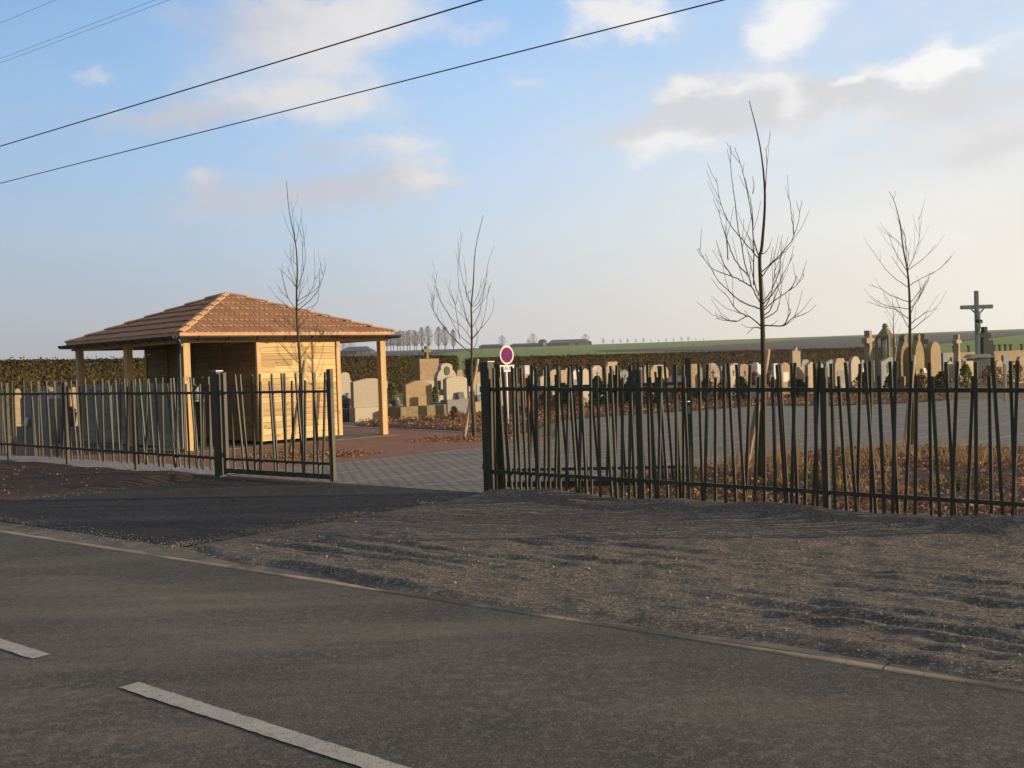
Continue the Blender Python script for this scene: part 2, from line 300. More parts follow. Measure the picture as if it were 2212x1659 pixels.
# ------------------------------------------------------------------ mesh helpers
class MB:
    def __init__(s): s.v = []; s.f = []
    def add(s, vs, fs, M=None):
        o = len(s.v)
        s.v += [tuple(M @ Vector(p)) if M is not None else tuple(p) for p in vs]
        s.f += [tuple(i + o for i in f) for f in fs]; return s
    def box(s, c, d, M=None, taper=1.0):
        x, y, z = d[0] / 2, d[1] / 2, d[2] / 2; t = taper
        vs = [(-x, -y, -z), (x, -y, -z), (x, y, -z), (-x, y, -z), (-x * t, -y * t, z), (x * t, -y * t, z), (x * t, y * t, z), (-x * t, y * t, z)]
        vs = [(a + c[0], b + c[1], e + c[2]) for a, b, e in vs]
        return s.add(vs, [(3, 2, 1, 0), (4, 5, 6, 7), (0, 1, 5, 4), (1, 2, 6, 5), (2, 3, 7, 6), (3, 0, 4, 7)], M)
    def beam(s, a, b, w, d, side):
        """rectangular bar from a to b; w along side, d across"""
        a = Vector(a); b = Vector(b); ax = (b - a).normalized(); sx = Vector(side); sx = (sx - ax * sx.dot(ax)).normalized(); sy = ax.cross(sx)
        vs = [p + sx * i * w / 2 + sy * j * d / 2 for p in (a, b) for i, j in ((-1, -1), (1, -1), (1, 1), (-1, 1))]
        return s.add(vs, [(3, 2, 1, 0), (4, 5, 6, 7), (0, 1, 5, 4), (1, 2, 6, 5), (2, 3, 7, 6), (3, 0, 4, 7)])
    def prism(s, poly, y0, y1, M=None):
        n = len(poly)
        vs = [(x, y0, z) for x, z in poly] + [(x, y1, z) for x, z in poly]
        fs = [tuple(range(n)), tuple(range(2 * n - 1, n - 1, -1))] + [((i + 1) % n, i, n + i, n + (i + 1) % n) for i in range(n)]
        return s.add(vs, fs, M)
    def tube(s, pts, rad, sides=7, cap=True):
        pts = [Vector(p) for p in pts]; n = len(pts); o = len(s.v)
        if not hasattr(rad, '__len__'): rad = [rad] * n
        up = None
        for i, p in enumerate(pts):
            t = (pts[min(i + 1, n - 1)] - pts[max(i - 1, 0)]).normalized()
            if up is None: up = Vector((0, 0, 1)) if abs(t.z) < .9 else Vector((1, 0, 0))
            a = (up - t * up.dot(t)).normalized(); up = a; b = t.cross(a)
            for k in range(sides):
                an = 2 * math.pi * k / sides; s.v.append(tuple(p + (a * math.cos(an) + b * math.sin(an)) * rad[i]))
        for i in range(n - 1):
            for k in range(sides):
                k2 = (k + 1) % sides; s.f.append((o + i * sides + k, o + i * sides + k2, o + (i + 1) * sides + k2, o + (i + 1) * sides + k))
        if cap:
            s.f.append(tuple(o + k for k in range(sides - 1, -1, -1))); s.f.append(tuple(o + (n - 1) * sides + k for k in range(sides)))
        return s
    def lathe(s, prof, c=(0, 0, 0), sides=14):
        o = len(s.v); n = len(prof)
        for r_, z in prof:
            for k in range(sides):
                an = 2 * math.pi * k / sides; s.v.append((c[0] + r_ * math.cos(an), c[1] + r_ * math.sin(an), c[2] + z))
        for i in range(n - 1):
            for k in range(sides):
                k2 = (k + 1) % sides; s.f.append((o + i * sides + k, o + i * sides + k2, o + (i + 1) * sides + k2, o + (i + 1) * sides + k))
        s.f.append(tuple(o + k for k in range(sides - 1, -1, -1))); s.f.append(tuple(o + (n - 1) * sides + k for k in range(sides)))
        return s
    def leaf(s, p, size, rg, aspect=.6, flat=0.0, up=0.0):
        d = Vector((rg.gauss(0, 1), rg.gauss(0, 1), rg.gauss(0, 1) * (1 - flat) + up)).normalized()
        e = Vector((rg.gauss(0, 1), rg.gauss(0, 1), rg.gauss(0, 1) * (1 - flat)))
        e = (e - d * e.dot(d))
        if e.length < 1e-4: return
        e.normalize(); p = Vector(p); a = d * size / 2; b = e * size * aspect / 2; c = d.cross(e) * size * .12
        s.add([p - a, p + b + c, p + a, p - b + c], [(0, 1, 2, 3)])
    def obj(s, name, m, parent=None, smooth=False, bevel=0.0):
        me = bpy.data.meshes.new(name); me.from_pydata(s.v, [], s.f); me.validate(); me.update()
        me.materials.append(MATS[m])
        if smooth: me.polygons.foreach_set('use_smooth', [True] * len(me.polygons))
        o = bpy.data.objects.new(name, me); COL.objects.link(o)
        if parent: o.parent = parent
        if bevel:
            b = o.modifiers.new('bevel', 'BEVEL'); b.width = bevel; b.segments = 2; b.limit_method = 'ANGLE'
        return o
def tag(o, label=None, cat=None, group=None, kind=None):
    if label: o['label'] = label
    if cat: o['category'] = cat
    if group: o['group'] = group
    if kind: o['kind'] = kind
    return o
def thing(name, loc, label, cat, rz=0, group=None):
    o = bpy.data.objects.new(name, None); COL.objects.link(o); o.location = loc; o.rotation_euler = (0, 0, rz); o.empty_display_size = .2
    return tag(o, label, cat, group)
def copy_tree(o, parent=None):
    c = o.copy(); COL.objects.link(c)
    if parent: c.parent = parent
    for ch in list(o.children): copy_tree(ch, c)
    return c
def sheet(name, pts, z, m, kind='structure', label=None, cat=None):
    b = MB(); n = len(pts); b.add([(p[0], p[1], z) for p in pts], [tuple(range(n))])
    return tag(b.obj(name, m), label, cat, None, kind)
E_ = Vector((math.cos(AX), math.sin(AX), 0)); N_ = Vector((-math.sin(AX), math.cos(AX), 0))
def SN(s, n, z=0.0): return E_ * s + N_ * n + Vector((0, 0, z))

# ------------------------------------------------------------------ the ground, the road and the fields
b = MB(); rings = [0.01, 30, 60, 90, 115] + [130 + i * 10 for i in range(16)] + [300 + i * 20 for i in range(21)] + [740, 780, 840, 900]
NA = 180
for r_ in rings:
    for k in range(NA):
        a = 2 * math.pi * k / NA; x, y = r_ * math.sin(a), r_ * math.cos(a); b.v.append((x, y, terrain(x, y) - .06))
for i in range(len(rings) - 1):
    for k in range(NA):
        k2 = (k + 1) % NA; b.f.append((i * NA + k, (i + 1) * NA + k, (i + 1) * NA + k2, i * NA + k2))
tag(b.obj('ground', 'field_green', smooth=True), kind='structure')
def field(name, top, bot, m, lift, rows=10):
    def interp(pl, x):
        for (x0, y0), (x1, y1) in zip(pl, pl[1:]):
            if x <= x1: return y0 + (y1 - y0) * (x - x0) / (x1 - x0)
        return pl[-1][1]
    x0, x1 = top[0][0], top[-1][0]; cols = int((x1 - x0) / 12) + 1; bb = MB()
    for i in range(cols + 1):
        x = x0 + (x1 - x0) * i / cols
        for j in range(rows + 1):
            p = HIT(x, interp(bot, x) + (interp(top, x) - interp(bot, x)) * j / rows); bb.v.append((p.x, p.y, terrain(p.x, p.y) + lift))
    for i in range(cols):
        for j in range(rows):
            q = i * (rows + 1) + j; bb.f.append((q, q + rows + 1, q + rows + 2, q + 1))
    tag(bb.obj(name, m, smooth=True), kind='structure')
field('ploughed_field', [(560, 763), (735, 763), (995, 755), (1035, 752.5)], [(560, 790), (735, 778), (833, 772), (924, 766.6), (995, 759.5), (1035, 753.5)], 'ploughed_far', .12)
field('ploughed_field', [(1290, 757), (1493, 749.5), (1650, 740), (1806, 728.6), (1835, 728.5), (2033, 721), (2212, 714.5), (2420, 706)],
      [(1290, 759.5), (1493, 758), (1650, 756), (1806, 753), (1835, 752), (2033, 741.5), (2141, 730), (2212, 721.6), (2420, 712)], 'ploughed', .12)
SA, SB = -14.0, -8.62                # the gateway's left and right side along the road
def strip(name, s0, s1, n0, n1, z, m): return sheet(name, [SN(s0, n0), SN(s1, n0), SN(s1, n1), SN(s0, n1)], z, m)
strip('road', -120, 60, .1, 5.36, -.004, 'road_asphalt')
strip('driveway', SA, SB, 5.70, 10.05, .018, 'fresh_asphalt')
b = MB(); s = -60.0
def kw(s): return .030 + .020 * mn.noise(Vector((s * .55, 0, 0))) + .012 * mn.noise(Vector((s * 3.1, 4, 0)))
while s < 30:
    L = .198 if int(round((s + 60) / .2)) % 10 != 9 else .194; w0, w1 = kw(s), kw(s + .2); z0, z1 = .010 + .008 * mn.noise(Vector((s * 1.3, 8, 0))), .010 + .008 * mn.noise(Vector((s * 1.3 + .26, 8, 0)))
    b.add([SN(s, 5.332, -.012), SN(s + L, 5.332, -.012), SN(s + L, 5.345, .003), SN(s, 5.345, .003), SN(s, 5.345 + w0, z0), SN(s + L, 5.345 + w1, z1), SN(s + L, 5.345 + w1, -.02), SN(s, 5.345 + w0, -.02)],
          [(0, 1, 2, 3), (3, 2, 5, 4), (4, 5, 6, 7)]); s += .2
tag(b.obj('kerb', 'concrete_kerb'), kind='structure')
b = MB(); s = -60.0
while s < 30:
    b.add([SN(s + .008, 5.385, .008), SN(s + 1.99, 5.385, .008), SN(s + 1.99, 5.72, .012), SN(s + .008, 5.72, .012)], [(0, 1, 2, 3)]); s += 2.0
tag(b.obj('gutter', 'concrete_slab'), kind='structure')
# painted centre dashes
def dash(s0, s1, nm):
    b = MB(); k = 110
    for i in range(k + 1):
        q = s0 + (s1 - s0) * i / k; c_ = 3.017 - .025 * (q + 5.11); e0 = .007 * mn.noise(Vector((q * 9, 1, 0))) + .006 * mn.noise(Vector((q * 40, 3, 0))); e1 = .007 * mn.noise(Vector((q * 9, 7, 0))) + .006 * mn.noise(Vector((q * 40, 9, 0)))
        b.v += [tuple(SN(q + (.012 * mn.noise(Vector((s0, 2, i))) if i in (0, k) else 0), c_ - .056 + e0, .002)), tuple(SN(q, c_, .002)), tuple(SN(q + (.03 if i in (0, k) else 0) * mn.noise(Vector((s0, 5, i))), c_ + .056 + e1, .002))]
    for i in range(k):
        for j in range(2): b.f.append((i * 3 + j, i * 3 + 3 + j, i * 3 + 4 + j, i * 3 + 1 + j))
    tag(b.obj(nm, 'road_paint'), kind='structure')
p = G(284, 1478); sD = Vector(p).dot(E_)
p2 = G(97, 1417); sE = Vector(p2).dot(E_)
dash(sD, sD + 3.0, 'road_line'); dash(sE - 3.0, sE, 'road_line'); dash(sE - 3.0 - (sD - sE) - 3, sE - 3.0 - (sD - sE), 'road_line')
dash(sD + 3 + (sD - sE), sD + 6 + (sD - sE), 'road_line')
# gravel verge with wheel ruts: real relief, so the low sun draws it
def verge_z(s, n):
    t = min(max((n - 5.36 - .22 * max(0, mn.noise(Vector((s * .55, 3.3, 1))) + .05) - .30 * max(0, 1 - abs(s - SB) / 1.2)) / .16, 0), 1)
    p = Vector((s * .9, n * .9, 3.1))
    z = .020 * mn.fractal(p * .9, 1.0, 2.0, 3)
    q = n + .16 * (s + 4) * (1 if s > -4 else .3) * .25 + .25 * mn.noise(Vector((s * .25, n * .4, 9)))
    rut = 0
    for k, (c, a, wd) in enumerate(((6.15, .032, .075), (6.42, .028, .065), (6.85, .034, .08), (7.15, .024, .06), (7.5, .024, .07), (7.85, .02, .06), (8.3, .016, .07), (5.95, .025, .06))):
        qq = n + (s + 3) * (.045 + .03 * math.sin(k * 2.3)) + .10 * mn.noise(Vector((s * .5, k * 7.7, 2)))
        d = (qq - c) / wd; amp = a * (.55 + .8 * mn.noise(Vector((s * .35, k * 3.3, 5))))
        rut += .80 * amp * (math.exp(-(d - 1.5) ** 2) * .9 + math.exp(-(d + 1.5) ** 2) * .7 - math.exp(-d * d))
    near = min(max((9.0 - n) / 1.2, 0.25), 1)
    near *= .25 + .95 * min(max(.5 + 1.6 * mn.noise(Vector((s * .42 + n * .2, n * .8, 12))), 0), 1)
    z += .010 * mn.noise(p * 3.2) + rut * near + near * .011 * mn.noise(Vector((s * .6, n * 9 + s * .6, 6))) + near * .010 * mn.noise(Vector((s * 1.3, n * 17 - s * .8, 2))) + .012 * mn.noise(p * 6) + .007 * mn.noise(p * 15)
    heap = math.exp(-((n - 9.85) / .35) ** 2) * (.075 + .12 * mn.noise(Vector((s * .9, 1.7, 4))) )
    side = min(max((s - SB) / .25, 0), 1)
    return .006 + (max(z, -.02) + .034 + max(heap, 0)) * t * (.30 + .70 * side) + (t - 1) * .004
b = MB(); S0, S1, ds = SB, 11.0, .06; n0, n1, dn = 5.375, 10.35, .032
ni = int((S1 - S0) / ds); nj = int((n1 - n0) / dn)
for i in range(ni + 1):
    for j in range(nj + 1):
        s_, n_ = S0 + i * ds, n0 + j * dn
        b.v.append(tuple(SN(s_, n_, verge_z(s_, n_))))
for i in range(ni):
    for j in range(nj):
        q = i * (nj + 1) + j; b.f.append((q, q + nj + 1, q + nj + 2, q + 1))
tag(b.obj('gravel_verge', 'verge_gravel', smooth=True), kind='structure')
b = MB(); rg = random.Random(21)
for _ in range(1500):
    s_, n_ = rg.uniform(SB, 6), rg.uniform(5.5, 9.9); p = SN(s_, n_, verge_z(s_, n_)); r_ = rg.choice((.005, .006, .008, .011)) * rg.uniform(.7, 1.3)
    b.add([(p.x + r_ * math.cos(a) * rg.uniform(.7, 1.2), p.y + r_ * math.sin(a) * rg.uniform(.7, 1.2), p.z + z * r_) for a, z in ((0, 0), (1.6, 0), (3.1, 0), (4.7, 0), (.8, .9), (2.4, .8), (3.9, 1.0), (5.5, .8))], [(0, 1, 5, 4), (1, 2, 6, 5), (2, 3, 7, 6), (3, 0, 4, 7), (4, 5, 6, 7)])
tag(b.obj('pebbles', 'tan_stone'), 'pebbles lying loose on the gravel verge', 'pebbles', None, 'stuff')
b = MB(); rg = random.Random(8)
for _ in range(3600):
    e = rg.random()
    if e < .55: s_, n_ = SB - abs(rg.gauss(0, .16)), rg.uniform(5.6, 10)
    elif e < .8: s_, n_ = rg.uniform(SA, SB + 1), 5.72 + rg.gauss(0, .14)
    else: s_, n_ = SA + rg.gauss(0, .2), rg.uniform(5.7, 10)
    p = SN(s_, n_, .019); r_ = rg.uniform(.005, .013); a = rg.random() * 6
    b.add([(p.x + r_ * math.cos(a + t_), p.y + r_ * math.sin(a + t_), p.z) for t_ in (0, 2.1, 4.2)] + [(p.x, p.y, p.z + r_ * .8)], [(0, 1, 3), (1, 2, 3), (2, 0, 3)])
tag(b.obj('grit', 'concrete_slab'), 'loose grit spilled along the edges of the dark driveway', 'grit', None, 'stuff')
# soil verge left of the driveway
b = MB(); S0, S1, ds = -40.0, SA - .01, .09
ni = int((S1 - S0) / ds); n0, n1, dn = 5.76, 10.0, .08; nj = int((n1 - n0) / dn)
for i in range(ni + 1):
    for j in range(nj + 1):
        s_, n_ = S0 + (S1 - S0) * i / ni, n0 + j * dn; p = Vector((s_ * .8, n_ * .8, 8.3))
        z = .02 + .035 * mn.fractal(p, 1.0, 2.0, 4) + .06 * max(0, mn.noise(p * .5)) + .05 * math.exp(-((n_ - 9.0) / .5) ** 2)
        e = min((SA - s_) / .3, 1); b.v.append(tuple(SN(s_, n_, max(.004, .008 + z * e * min((n_ - 5.7) / .4, 1)))))
for i in range(ni):
    for j in range(nj):
        q = i * (nj + 1) + j; b.f.append((q, q + nj + 1, q + nj + 2, q + 1))
tag(b.obj('soil_verge', 'dark_soil', smooth=True), kind='structure')
strip('grit_strip', -40, SA - .02, 9.93, 10.9, .016, 'pale_grit')
# inside the cemetery
sheet('cemetery_ground', [SN(-48, 9.9), SN(14, 9.9), Vector((95, 30, 0)), Vector((88, 122, 0)), Vector((40, 122, 0)), Vector((-4, 84, 0)), Vector((-34, 60, 0))], 0, 'cemetery_earth')
sheet('brown_path', [SN(-40, 10.35), SN(-8.3, 10.35), G(1195, 952), G(1195, 943), G(1130, 940), G(1040, 937), G(943, 932), G(873, 928), G(741, 923), G(500, 915), G(100, 905), G(-200, 905)], .006, 'brown_grit')
sheet('paving', [SN(SA + .05, 10.0), SN(SB, 10.0), G(1120, 1066), G(1185, 1052), G(1410, 1022), G(1512, 1013), G(1621, 995), G(1732, 982), G(1855, 968.6), G(2023, 967), G(2212, 969), G(2600, 972),
       G(2600, 850), G(2212, 861.5), G(2056, 865), G(1956, 872), G(1789, 877.6), G(1641, 877), G(1505, 888), G(1333, 899), G(1210, 908), G(1195, 950), G(1035, 969), G(906, 981.7), G(738, 1000)], .012, 'pavers')
sheet('path_edging', [G(741, 923), G(873, 928), G(943, 932), G(1040, 937), G(1040, 934.5), G(943, 929), G(873, 925), G(741, 919.5)], .014, 'pale_grit')
# planting beds, slightly mounded earth
def bed(name, pts, zc, m, n=26):
    xs = [p[0] for p in pts]; ys = [p[1] for p in pts]
    def inside(x, y):
        c = False
        for (x0, y0), (x1, y1) in zip(pts, pts[1:] + pts[:1]):
            if (y0 > y) != (y1 > y) and x < (x1 - x0) * (y - y0) / (y1 - y0) + x0: c = not c
        return c
    def edge(x, y):
        m_ = 9
        for (x0, y0), (x1, y1) in zip(pts, pts[1:] + pts[:1]):
            dx, dy = x1 - x0, y1 - y0; t = max(0, min(1, ((x - x0) * dx + (y - y0) * dy) / (dx * dx + dy * dy))); m_ = min(m_, math.hypot(x - x0 - t * dx, y - y0 - t * dy))
        return m_
    return xs, ys, inside, edge
P2 = lambda v: (v[0], v[1])
fence_bed = [P2(SN(-7.35, 10.15)), P2(SN(4, 9.9)), P2(SN(12, 9.9)), P2(G(2700, 976)), P2(G(2212, 969)), P2(G(2023, 967)), P2(G(1855, 968.6)), P2(G(1732, 982)), P2(G(1621, 995)), P2(G(1512, 1013)), P2(G(1410, 1022)), P2(G(1190, 1054))]
grave_bed = [P2(G(x, y)) for x, y in ((770, 922), (943, 930), (1040, 936), (1130, 938), (1205, 910), (1333, 899), (1505, 888), (1641, 877), (1789, 877.6), (1956, 872), (2056, 865), (2056, 845), (1800, 850), (1500, 860), (1250, 870), (1100, 885), (950, 903), (840, 908), (775, 913))]
def scatter_leaves(nm, spots, size, label, matn='dead_leaf', zj=.05):
    b = MB(); rg = random.Random(11)
    for (x, y, z) in spots: b.leaf((x, y, z + rg.random() * zj), size * rg.uniform(.6, 1.25), rg, .62, .55)
    return tag(b.obj(nm, matn), label, 'leaves', None, 'stuff')
def poly_points(poly, n, rg, dens=None):
    xs, ys, ins, edge = bed('', poly, 0, ''); out = []
    while len(out) < n:
        x, y = rg.uniform(min(xs), max(xs)), rg.uniform(min(ys), max(ys))
        if ins(x, y) and (dens is None or rg.random() < dens(x, y)): out.append((x, y))
    return out
rg = random.Random(3)
sheet('planting_bed', fence_bed, .016, 'dark_soil'); sheet('planting_bed', grave_bed, .02, 'dark_soil')
fb = [(x, y, .02) for x, y in poly_points(fence_bed, 24000, rg, lambda x, y: (1.0 if math.hypot(x, y) < 19 else .35) * (.35 + .9 * max(0, .5 + mn.noise(Vector((x * .7, y * .7, 0))))))]
scatter_leaves('dead_leaves', fb, .062, 'fallen brown leaves covering the bed behind the right fence')
gb = [(x, y, .03) for x, y in poly_points(grave_bed, 13000, rg)]
scatter_leaves('dead_leaves', gb, .085, 'fallen brown leaves in the bed before the gravestones', zj=.10)
sp_ = []
for (px, py, rr, n) in ((654, 985, 1.1, 900), (1023, 948, 1.2, 900), (740, 982, .7, 160), (600, 985, .8, 200)):
    c = G(px, py)
    for _ in range(n):
        a = rg.random() * 6.28; q = rr * math.sqrt(rg.random()) * (.4 + .6 * rg.random()); sp_.append((c.x + q * math.cos(a) * 1.5, c.y + q * math.sin(a), .015))
scatter_leaves('dead_leaves', sp_, .07, 'fallen brown leaves around the two young trees on the path', zj=.02)
sp_ = []
for _ in range(420):
    s_ = rg.uniform(-19, SA - .3); n_ = rg.choice((rg.gauss(9.0, .5), rg.uniform(6, 9.5))); p = SN(s_, min(max(n_, 5.9), 9.9)); sp_.append((p.x, p.y, .05))
for _ in range(110): p = SN(rg.uniform(-8, 4), rg.gauss(9.5, .45)); sp_.append((p.x, p.y, .07))
for _ in range(40): p = SN(rg.uniform(-14, -8.6), rg.uniform(6, 10)); sp_.append((p.x, p.y, .015))
scatter_leaves('dead_leaves', sp_, .04, 'stray leaves on the verge and driveway outside the fence', zj=.03)
b = MB(); rg = random.Random(5)
def tuft(b, x, y, h, n, spread):
    for _ in range(n):
        a = rg.random() * 6.28; r0 = rg.random() * .07; p0 = Vector((x + r0 * math.cos(a), y + r0 * math.sin(a), .02)); le = Vector((math.cos(a), math.sin(a), 0)) * spread * rg.uniform(.3, 1) * h
        hh = h * rg.uniform(.55, 1.1); p1 = p0 + le * .4 + Vector((0, 0, hh * .65)); p2 = p0 + le + Vector((0, 0, hh)); sd_ = Vector((-math.sin(a), math.cos(a), 0)) * .0045
        b.add([p0 - sd_, p0 + sd_, p1 + sd_ * .8, p1 - sd_ * .8, p2], [(0, 1, 2, 3), (3, 2, 4)])
for px, py, h, k in ((1530, 1012, .45, 3), (1575, 1020, .5, 5), (1610, 1030, .6, 6), (1640, 1030, .62, 8), (1680, 1015, .62, 8), (1720, 1010, .5, 6), (1755, 1020, .35, 4), (1800, 1060, .30, 3), (1840, 1020, .4, 6), (1870, 1000, .55, 8), (1900, 990, .5, 7),
                     (1935, 985, .45, 7), (1975, 985, .4, 6), (2010, 1000, .45, 7), (2060, 1010, .5, 8), (2090, 1005, .45, 7), (2130, 990, .35, 5), (2180, 1000, .4, 6), (1860, 1060, .35, 5), (1900, 1070, .35, 5), (2050, 1050, .3, 4), (1700, 1050, .3, 4), (1010, 925, .7, 6), (985, 925, .5, 4)):
    c = G(px, py)
    for _ in range(k): tuft(b, c.x + rg.gauss(0, .16), c.y + rg.gauss(0, .2), h * rg.uniform(.35, .95), 8, .6)
tag(b.obj('dry_grass', 'dry_grass'), 'dry straw-coloured grass tufts in the leaf bed', 'grass', None, 'stuff')
b = MB()
for px, py in ((1200, 1052), (1225, 1050), (1250, 1046), (1650, 1058), (1740, 1045), (1765, 1060), (2070, 1045), (2110, 1060), (1590, 1065), (1840, 1040), (960, 908), (910, 912)):
    c = G(px, py)
    for _ in range(3): tuft(b, c.x + rg.gauss(0, .12), c.y + rg.gauss(0, .15), .13, 26, 1.0)
tag(b.obj('green_grass', 'green_leaf'), 'low green weeds sprouting among the dead leaves', 'weeds', None, 'stuff')

# ------------------------------------------------------------------ the metal fence and gates
GR = Vector((-.30, 13.17, 0)); GL = Vector((-4.52, 16.52, 0))
GDIR = (GR - GL).normalized(); GN = Vector((-GDIR.y, GDIR.x, 0))
RD = Vector((math.cos(R(-38)), math.sin(R(-38)), 0)); RN = Vector((-RD.y, RD.x, 0)); RSL = -.0125
LD = Vector((-math.cos(R(-41.8)), -math.sin(R(-41.8)), 0)); LN = Vector((LD.y, -LD.x, 0)); LSL = .003
def picket_bar(p0, p1, along, depth=.022, width=.029):
    b = MB(); b.beam(p0, p1, width, depth, along); return b
def fence(name, start, d, nrm, slope, length, posts, pickets, label, zt=1.30, zb=.295):
    t = thing(name, start, label, 'fence')
    b = MB(); b.beam((.06 * d.x, .06 * d.y, zt), (d.x * length, d.y * length, zt + slope * length), .04, .034, (0, 0, 1)); b.obj('rail', 'fence_paint', t)
    b = MB(); b.beam((.06 * d.x, .06 * d.y, zb), (d.x * length, d.y * length, zb + slope * length), .04, .034, (0, 0, 1)); b.obj('rail', 'fence_paint', t)
    for s_ in posts:
        b = MB(); b.beam(d * s_ + Vector((0, 0, -.1)), d * s_ + Vector((0, 0, 1.52 + slope * s_)), .062, .062, d); b.obj('post', 'fence_paint', t, bevel=.004)
    for i, (s0, s1, zt_, zb_) in enumerate(pickets):
        off = nrm * (-.026 if i % 2 == 0 else .026)
        picket_bar(d * s1 + off + Vector((0, 0, zb_ + slope * s1)), d * s0 + off + Vector((0, 0, zt_ + slope * s0)), d).obj('picket', 'fence_paint', t)
    return t
def along(px, start, d, nrm, py=900): return (PLANE(px, py, start, nrm) - start).dot(d)
# measured picket tops and feet along the right fence (photo crop pixels)
A3 = lambda x: (1200 + x / 2.765) / 1.1718
A4 = lambda x: (1900 + x / 2.552) / 1.1718
near = [(145, 165, 0), (160, 215, 1), (205, 275, 0), (262, 285, 0), (300, 340, 0), (318, 362, 0), (375, 410, 1), (420, 432, 0), (437, 468, 0), (490, 488, 0), (530, 540, 1), (580, 560, 0), (593, 615, 0), (655, 715, 0), (672, 655, 0), (735, 780, 0), (760, 745, 0), (805, 815, 0),
        (870, 895, 1), (905, 955, 0), (965, 1010, 0), (990, 985, 0), (1045, 1045, 1), (1080, 1120, 0), (1105, 1095, 0), (1205, 1228, 0), (1235, 1285, 1), (1285, 1350, 0), (1315, 1300, 0), (1395, 1440, 0), (1420, 1428, 0), (1455, 1460, 0), (1475, 1515, 1), (1565, 1592, 0),
        (1645, 1620, 0), (1680, 1680, 1), (1757, 1770, 0), (1772, 1825, 0), (1845, 1905, 0), (1925, 1892, 0), (1997, 1970, 1), (2020, 2025, 0), (2097, 2118, 1), (2130, 2190, 0)]
far_ = [(178, 235, 0), (258, 297, 0), (295, 268, 0), (355, 343, 1), (420, 436, 0), (440, 395, 0), (527, 550, 0), (560, 615, 1), (620, 690, 0), (702, 682, 0), (747, 815, 0), (768, 772, 0), (833, 868, 1), (895, 945, 0), (945, 920, 0), (1037, 990, 0), (1075, 1066, 1),
        (1150, 1160, 0), (1175, 1228, 1), (1257, 1315, 0), (1342, 1298, 0), (1433, 1388, 1), (1460, 1460, 0), (1535, 1550, 1), (1572, 1635, 0), (1675, 1705, 0), (1732, 1692, 0)]
pk = []
for A, lst in ((A3, near), (A4, far_)):
    for t_, f_, sh in lst:
        pk.append((along(A(t_), GR, RD, RN, 790), along(A(f_), GR, RD, RN, 1080), (1.44 if sh else 1.565) + rnd.uniform(-.012, .012), .085 + rnd.uniform(-.015, .015)))
LEN_R = 6.95; s_ = max(p[0] for p in pk) + .12
while s_ < LEN_R - .05: pk.append((s_, s_ + rnd.uniform(-.1, .1), rnd.choice((1.565, 1.565, 1.44)), .085)); s_ += .12
fence('metal_fence', GR + RD * .0, RD, RN, RSL, LEN_R, [along(A3(1158), GR, RD, RN), along(A4(478), GR, RD, RN), LEN_R], pk, 'dark green metal fence of leaning bars running right from the gate')
A6 = lambda x: x / 4.985
left = [(30, 45, 1), (115, 135, 0), (160, 185, 0), (235, 255, 0), (270, 285, 0), (318, 360, 1), (345, 410, 0), (405, 447, 0), (420, 440, 0), (480, 525, 0), (515, 565, 0), (580, 600, 0), (596, 635, 0), (645, 657, 0), (688, 690, 0), (748, 820, 0), (730, 785, 1), (805, 860, 0), (868, 910, 1), (893, 945, 0), (932, 975, 0),
        (990, 1040, 1), (1025, 1085, 0), (1090, 1095, 0), (1115, 1135, 0), (1175, 1205, 1), (1185, 1235, 0), (1228, 1275, 0), (1305, 1323, 0), (1325, 1365, 0), (1385, 1385, 0), (1415, 1425, 1), (1470, 1505, 0), (1490, 1540, 1), (1515, 1600, 0), (1585, 1645, 0), (1600, 1585, 0), (1655, 1695, 1), (1690, 1735, 0), (1735, 1740, 0), (1760, 1777, 1),
        (1820, 1860, 0), (1812, 1905, 1), (1852, 1918, 0), (1920, 1918, 0), (1958, 1975, 0), (2018, 2055, 1), (2035, 2100, 0), (2098, 2145, 0), (2135, 2150, 1), (2195, 2200, 0), (2230, 2265, 0), (2262, 2280, 1)]
pk = [(along(A6(t_), GL, LD, LN, 830), along(A6(f_), GL, LD, LN, 980), (1.44 if sh else 1.545) + rnd.uniform(-.012, .012), .10 + rnd.uniform(-.015, .015)) for t_, f_, sh in left]
s_ = max(p[0] for p in pk) + .14
while s_ < 13.4: pk.append((s_, s_ + rnd.uniform(-.12, .06), rnd.choice((1.545, 1.545, 1.44)), .10)); s_ += .14
fence('metal_fence', GL, LD, LN, LSL, 13.5, [along(A6(x), GL, LD, LN) for x in (1452, 715, 82)] + [13.45], pk, 'dark metal fence of leaning bars left of the gate in front of the wooden shelter')
def gate_post(p, label):
    t = thing('gate_post', p, label, 'gate post', math.atan2(GDIR.y, GDIR.x), 'square posts of the gateway')
    b = MB(); b.box((0, 0, .76), (.125, .125, 1.74)); b.obj('post_shaft', 'fence_paint', t, bevel=.006)
    b = MB(); b.box((0, 0, 1.637), (.135, .135, .012)); b.obj('cap', 'galvanised', t)
    return t
g1 = gate_post(GR, 'dark square gate post right of the open gateway'); g2 = gate_post(GL, 'dark square gate post at the left end of the gateway')
for t, sx in ((g1, -1), (g2, 1)):
    for z in (.35, 1.30):
        b = MB(); b.box((.085 * sx, .0, z), (.05, .05, .07)); b.obj('hinge', 'galvanised', t)
b = MB(); b.box((-.075, -.02, 1.58), (.05, .07, .05)); b.obj('latch_plate', 'galvanised', g1)
